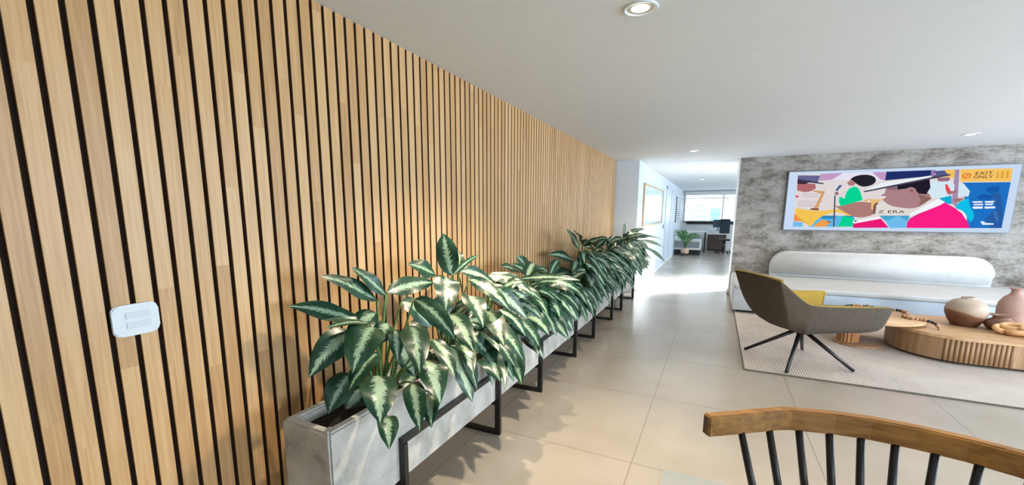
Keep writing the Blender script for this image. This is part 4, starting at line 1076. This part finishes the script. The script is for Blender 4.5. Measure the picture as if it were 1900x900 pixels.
MB().box((-.26, 19.0, .04), (.40, 19.45, .62), bev=.01).build('body', M_brown, bc)
MB().box((-.24, 18.985, .06), (.06, 19.0, .60), bev=.004).build('door', M_brown, bc)
MB().box((.075, 18.985, .06), (.38, 19.0, .60), bev=.004).build('door', M_brown, bc)
MB().box((-.22, 19.02, 0), (.36, 19.42, .04)).build('plinth', M_dark, bc)
mo = empty('computer_monitor', (.02, 18.6, .79), 'black computer monitor on the far desk', 'monitor')
MB().box((-.10, 18.62, .93), (.26, 18.65, 1.22), bev=.008).build('screen', plain('dark_screen', '20344a', .3), mo)
MB().bar((.08, 18.66, .80), (.08, 18.66, 1.0), .04, .03).build('stand', M_black, mo)
MB().box((-.02, 18.58, .79), (.18, 18.74, .80)).build('base', M_black, mo)
one(MB().box((-.27, 18.05, .79), (.0, 18.30, .86), bev=.02).box((-.22, 18.08, .86), (-.03, 18.28, .90), bev=.01), 'paper_stack', M_plastic, (-.14, 18.2, .79), 'white stack of papers on the near edge of the far desk', 'papers')
oc = empty('office_chair', (.30, 17.75, 0), 'black office chair at the far desk, partly behind the corridor corner', 'office chair')
MB().box((.13, 17.62, .74), (.46, 17.69, 1.26), bev=.03, seg=3).build('backrest', plain('navy_mesh', '1e2836', .8), oc)
MB().box((.10, 17.62, .47), (.50, 18.0, .54), bev=.025, seg=3).build('seat', M_black, oc)
MB().tube([(.3, 17.8, .08), (.3, 17.8, .47)], .03).build('gas_post', M_black, oc)
MB().bar((.3, 17.63, .5), (.3, 17.63, .8), .06, .02).build('back_bar', M_black, oc)
for k in range(5):
    a = 2 * pi * k / 5 + .3; ex, ey = .3 + .26 * cos(a), 17.8 + .26 * sin(a)
    f_ = MB().bar((.3, 17.8, .09), (ex, ey, .07), .04, .025).build('base_arm', M_black, oc)
    MB().lathe([(0, 0), (.025, .0), (.03, .03), (.025, .06), (0, .06)], (ex, ey, 0), 12).build('caster', M_black, f_, off=oc['_loc'])

# buildings seen through the far window
def building(x0, x1, y, z0, z1, mat, label, rows_, cols):
    e = empty('distant_building', ((x0 + x1) / 2, y, z0), label, 'building')
    MB().box((x0, y, z0), (x1, y + 4, z1)).build('facade', mat, e)
    dxx = (x1 - x0) / cols; dz = (z1 - z0) / rows_
    mb = MB()
    for i in range(cols):
        for j in range(rows_):
            mb.box((x0 + dxx * (i + .25), y - .02, z0 + dz * (j + .3)), (x0 + dxx * (i + .75), y, z0 + dz * (j + .75)))
    mb.build('windows', plain('far_glass', '9fc3d0', .3), e)
    return e
building(-.55, .32, 45, -6, 1.92, M_build2, 'pale cyan building seen through the right of the far window', 14, 3)
building(-2.3, -1.0, 48, -6, 2.5, M_build, 'off-white tower seen through the left of the far window', 16, 4)

# ------------------------------------------------------------------ light
sc = bpy.context.scene
wd = bpy.data.worlds.new('daylight'); sc.world = wd; wd.use_nodes = True
bg = wd.node_tree.nodes['Background']; bg.inputs['Color'].default_value = (.82, .92, 1, 1); bg.inputs['Strength'].default_value = WORLD
def area(loc, target, sx, sy, power, col, spread=180):
    l = bpy.data.lights.new('window_or_added_daylight', 'AREA'); l.shape = 'RECTANGLE'; l.size = sx; l.size_y = sy; l.energy = power; l.color = col; l.spread = radians(spread)
    o = bpy.data.objects.new('window_or_added_daylight', l); C.objects.link(o); o.location = loc
    o.rotation_euler = (Vector(target) - Vector(loc)).to_track_quat('-Z', 'Y').to_euler()
    return o
area((6.3, 3.2, 1.35), (0, 3.2, 1.0), 8.0, 1.7, 320, (.76, .88, 1))
area((5.0, -2.4, 1.4), (2.6, 8, .9), 2.6, 1.8, 105, (.84, .92, 1), 90)  # added fill towards the sofa and grey wall, no window behind it
area((5.5, 13.5, 1.5), (-1, 12.0, .4), 6.0, 1.7, 240, (.66, .83, 1))
area((3.7, 12.3, 2.3), (.05, 9.5, 0), 1.4, .8, 260, (.95, .98, 1), 38)  # added narrow lamp inside the room, makes the bright floor patch by the corridor
o = spot(-1.38, 2.35, 125, 66, blend=1.0, soft=.03)  # added warm spot without a fitting, shapes the leaf shadows on the floor
o.rotation_euler = (Vector((-.72, 2.15, 0)) - o.location).to_track_quat('-Z', 'Y').to_euler()
spot(-.387, 2.236, 170, 125); spot(-.385, 7.376, 60); spot(2.648, 7.356, 60); spot(-.427, 13.3, 30); spot(2.65, 2.24, 40)


# ------------------------------------------------------------------ camera
cam = bpy.data.cameras.new('camera'); co = bpy.data.objects.new('camera', cam); C.objects.link(co)
cam.sensor_fit = 'HORIZONTAL'; cam.sensor_width = 36; cam.lens = 794.477 / 1900 * 36
cam.shift_x = (950 - 920.96) / 1900; cam.shift_y = (528.61 - 450) / 1900
cam.clip_start = .02; cam.clip_end = 200
R = [[0.891601, 0.074549, -0.446643], [0.452822, -0.146355, 0.879507], [0.000198, -0.986419, -0.164247]]   # rows: world axes, columns: image right / down / forward
m3 = Matrix([[r[0], -r[1], -r[2]] for r in R])
co.matrix_world = Matrix.Translation((0, 0, 1.45)) @ m3.to_4x4()
sc.camera = co
sc.view_settings.view_transform = 'Standard'; sc.view_settings.look = 'None'
sc.view_settings.exposure = EXPO
for o in bpy.data.objects:
    if '_loc' in o.keys(): del o['_loc']
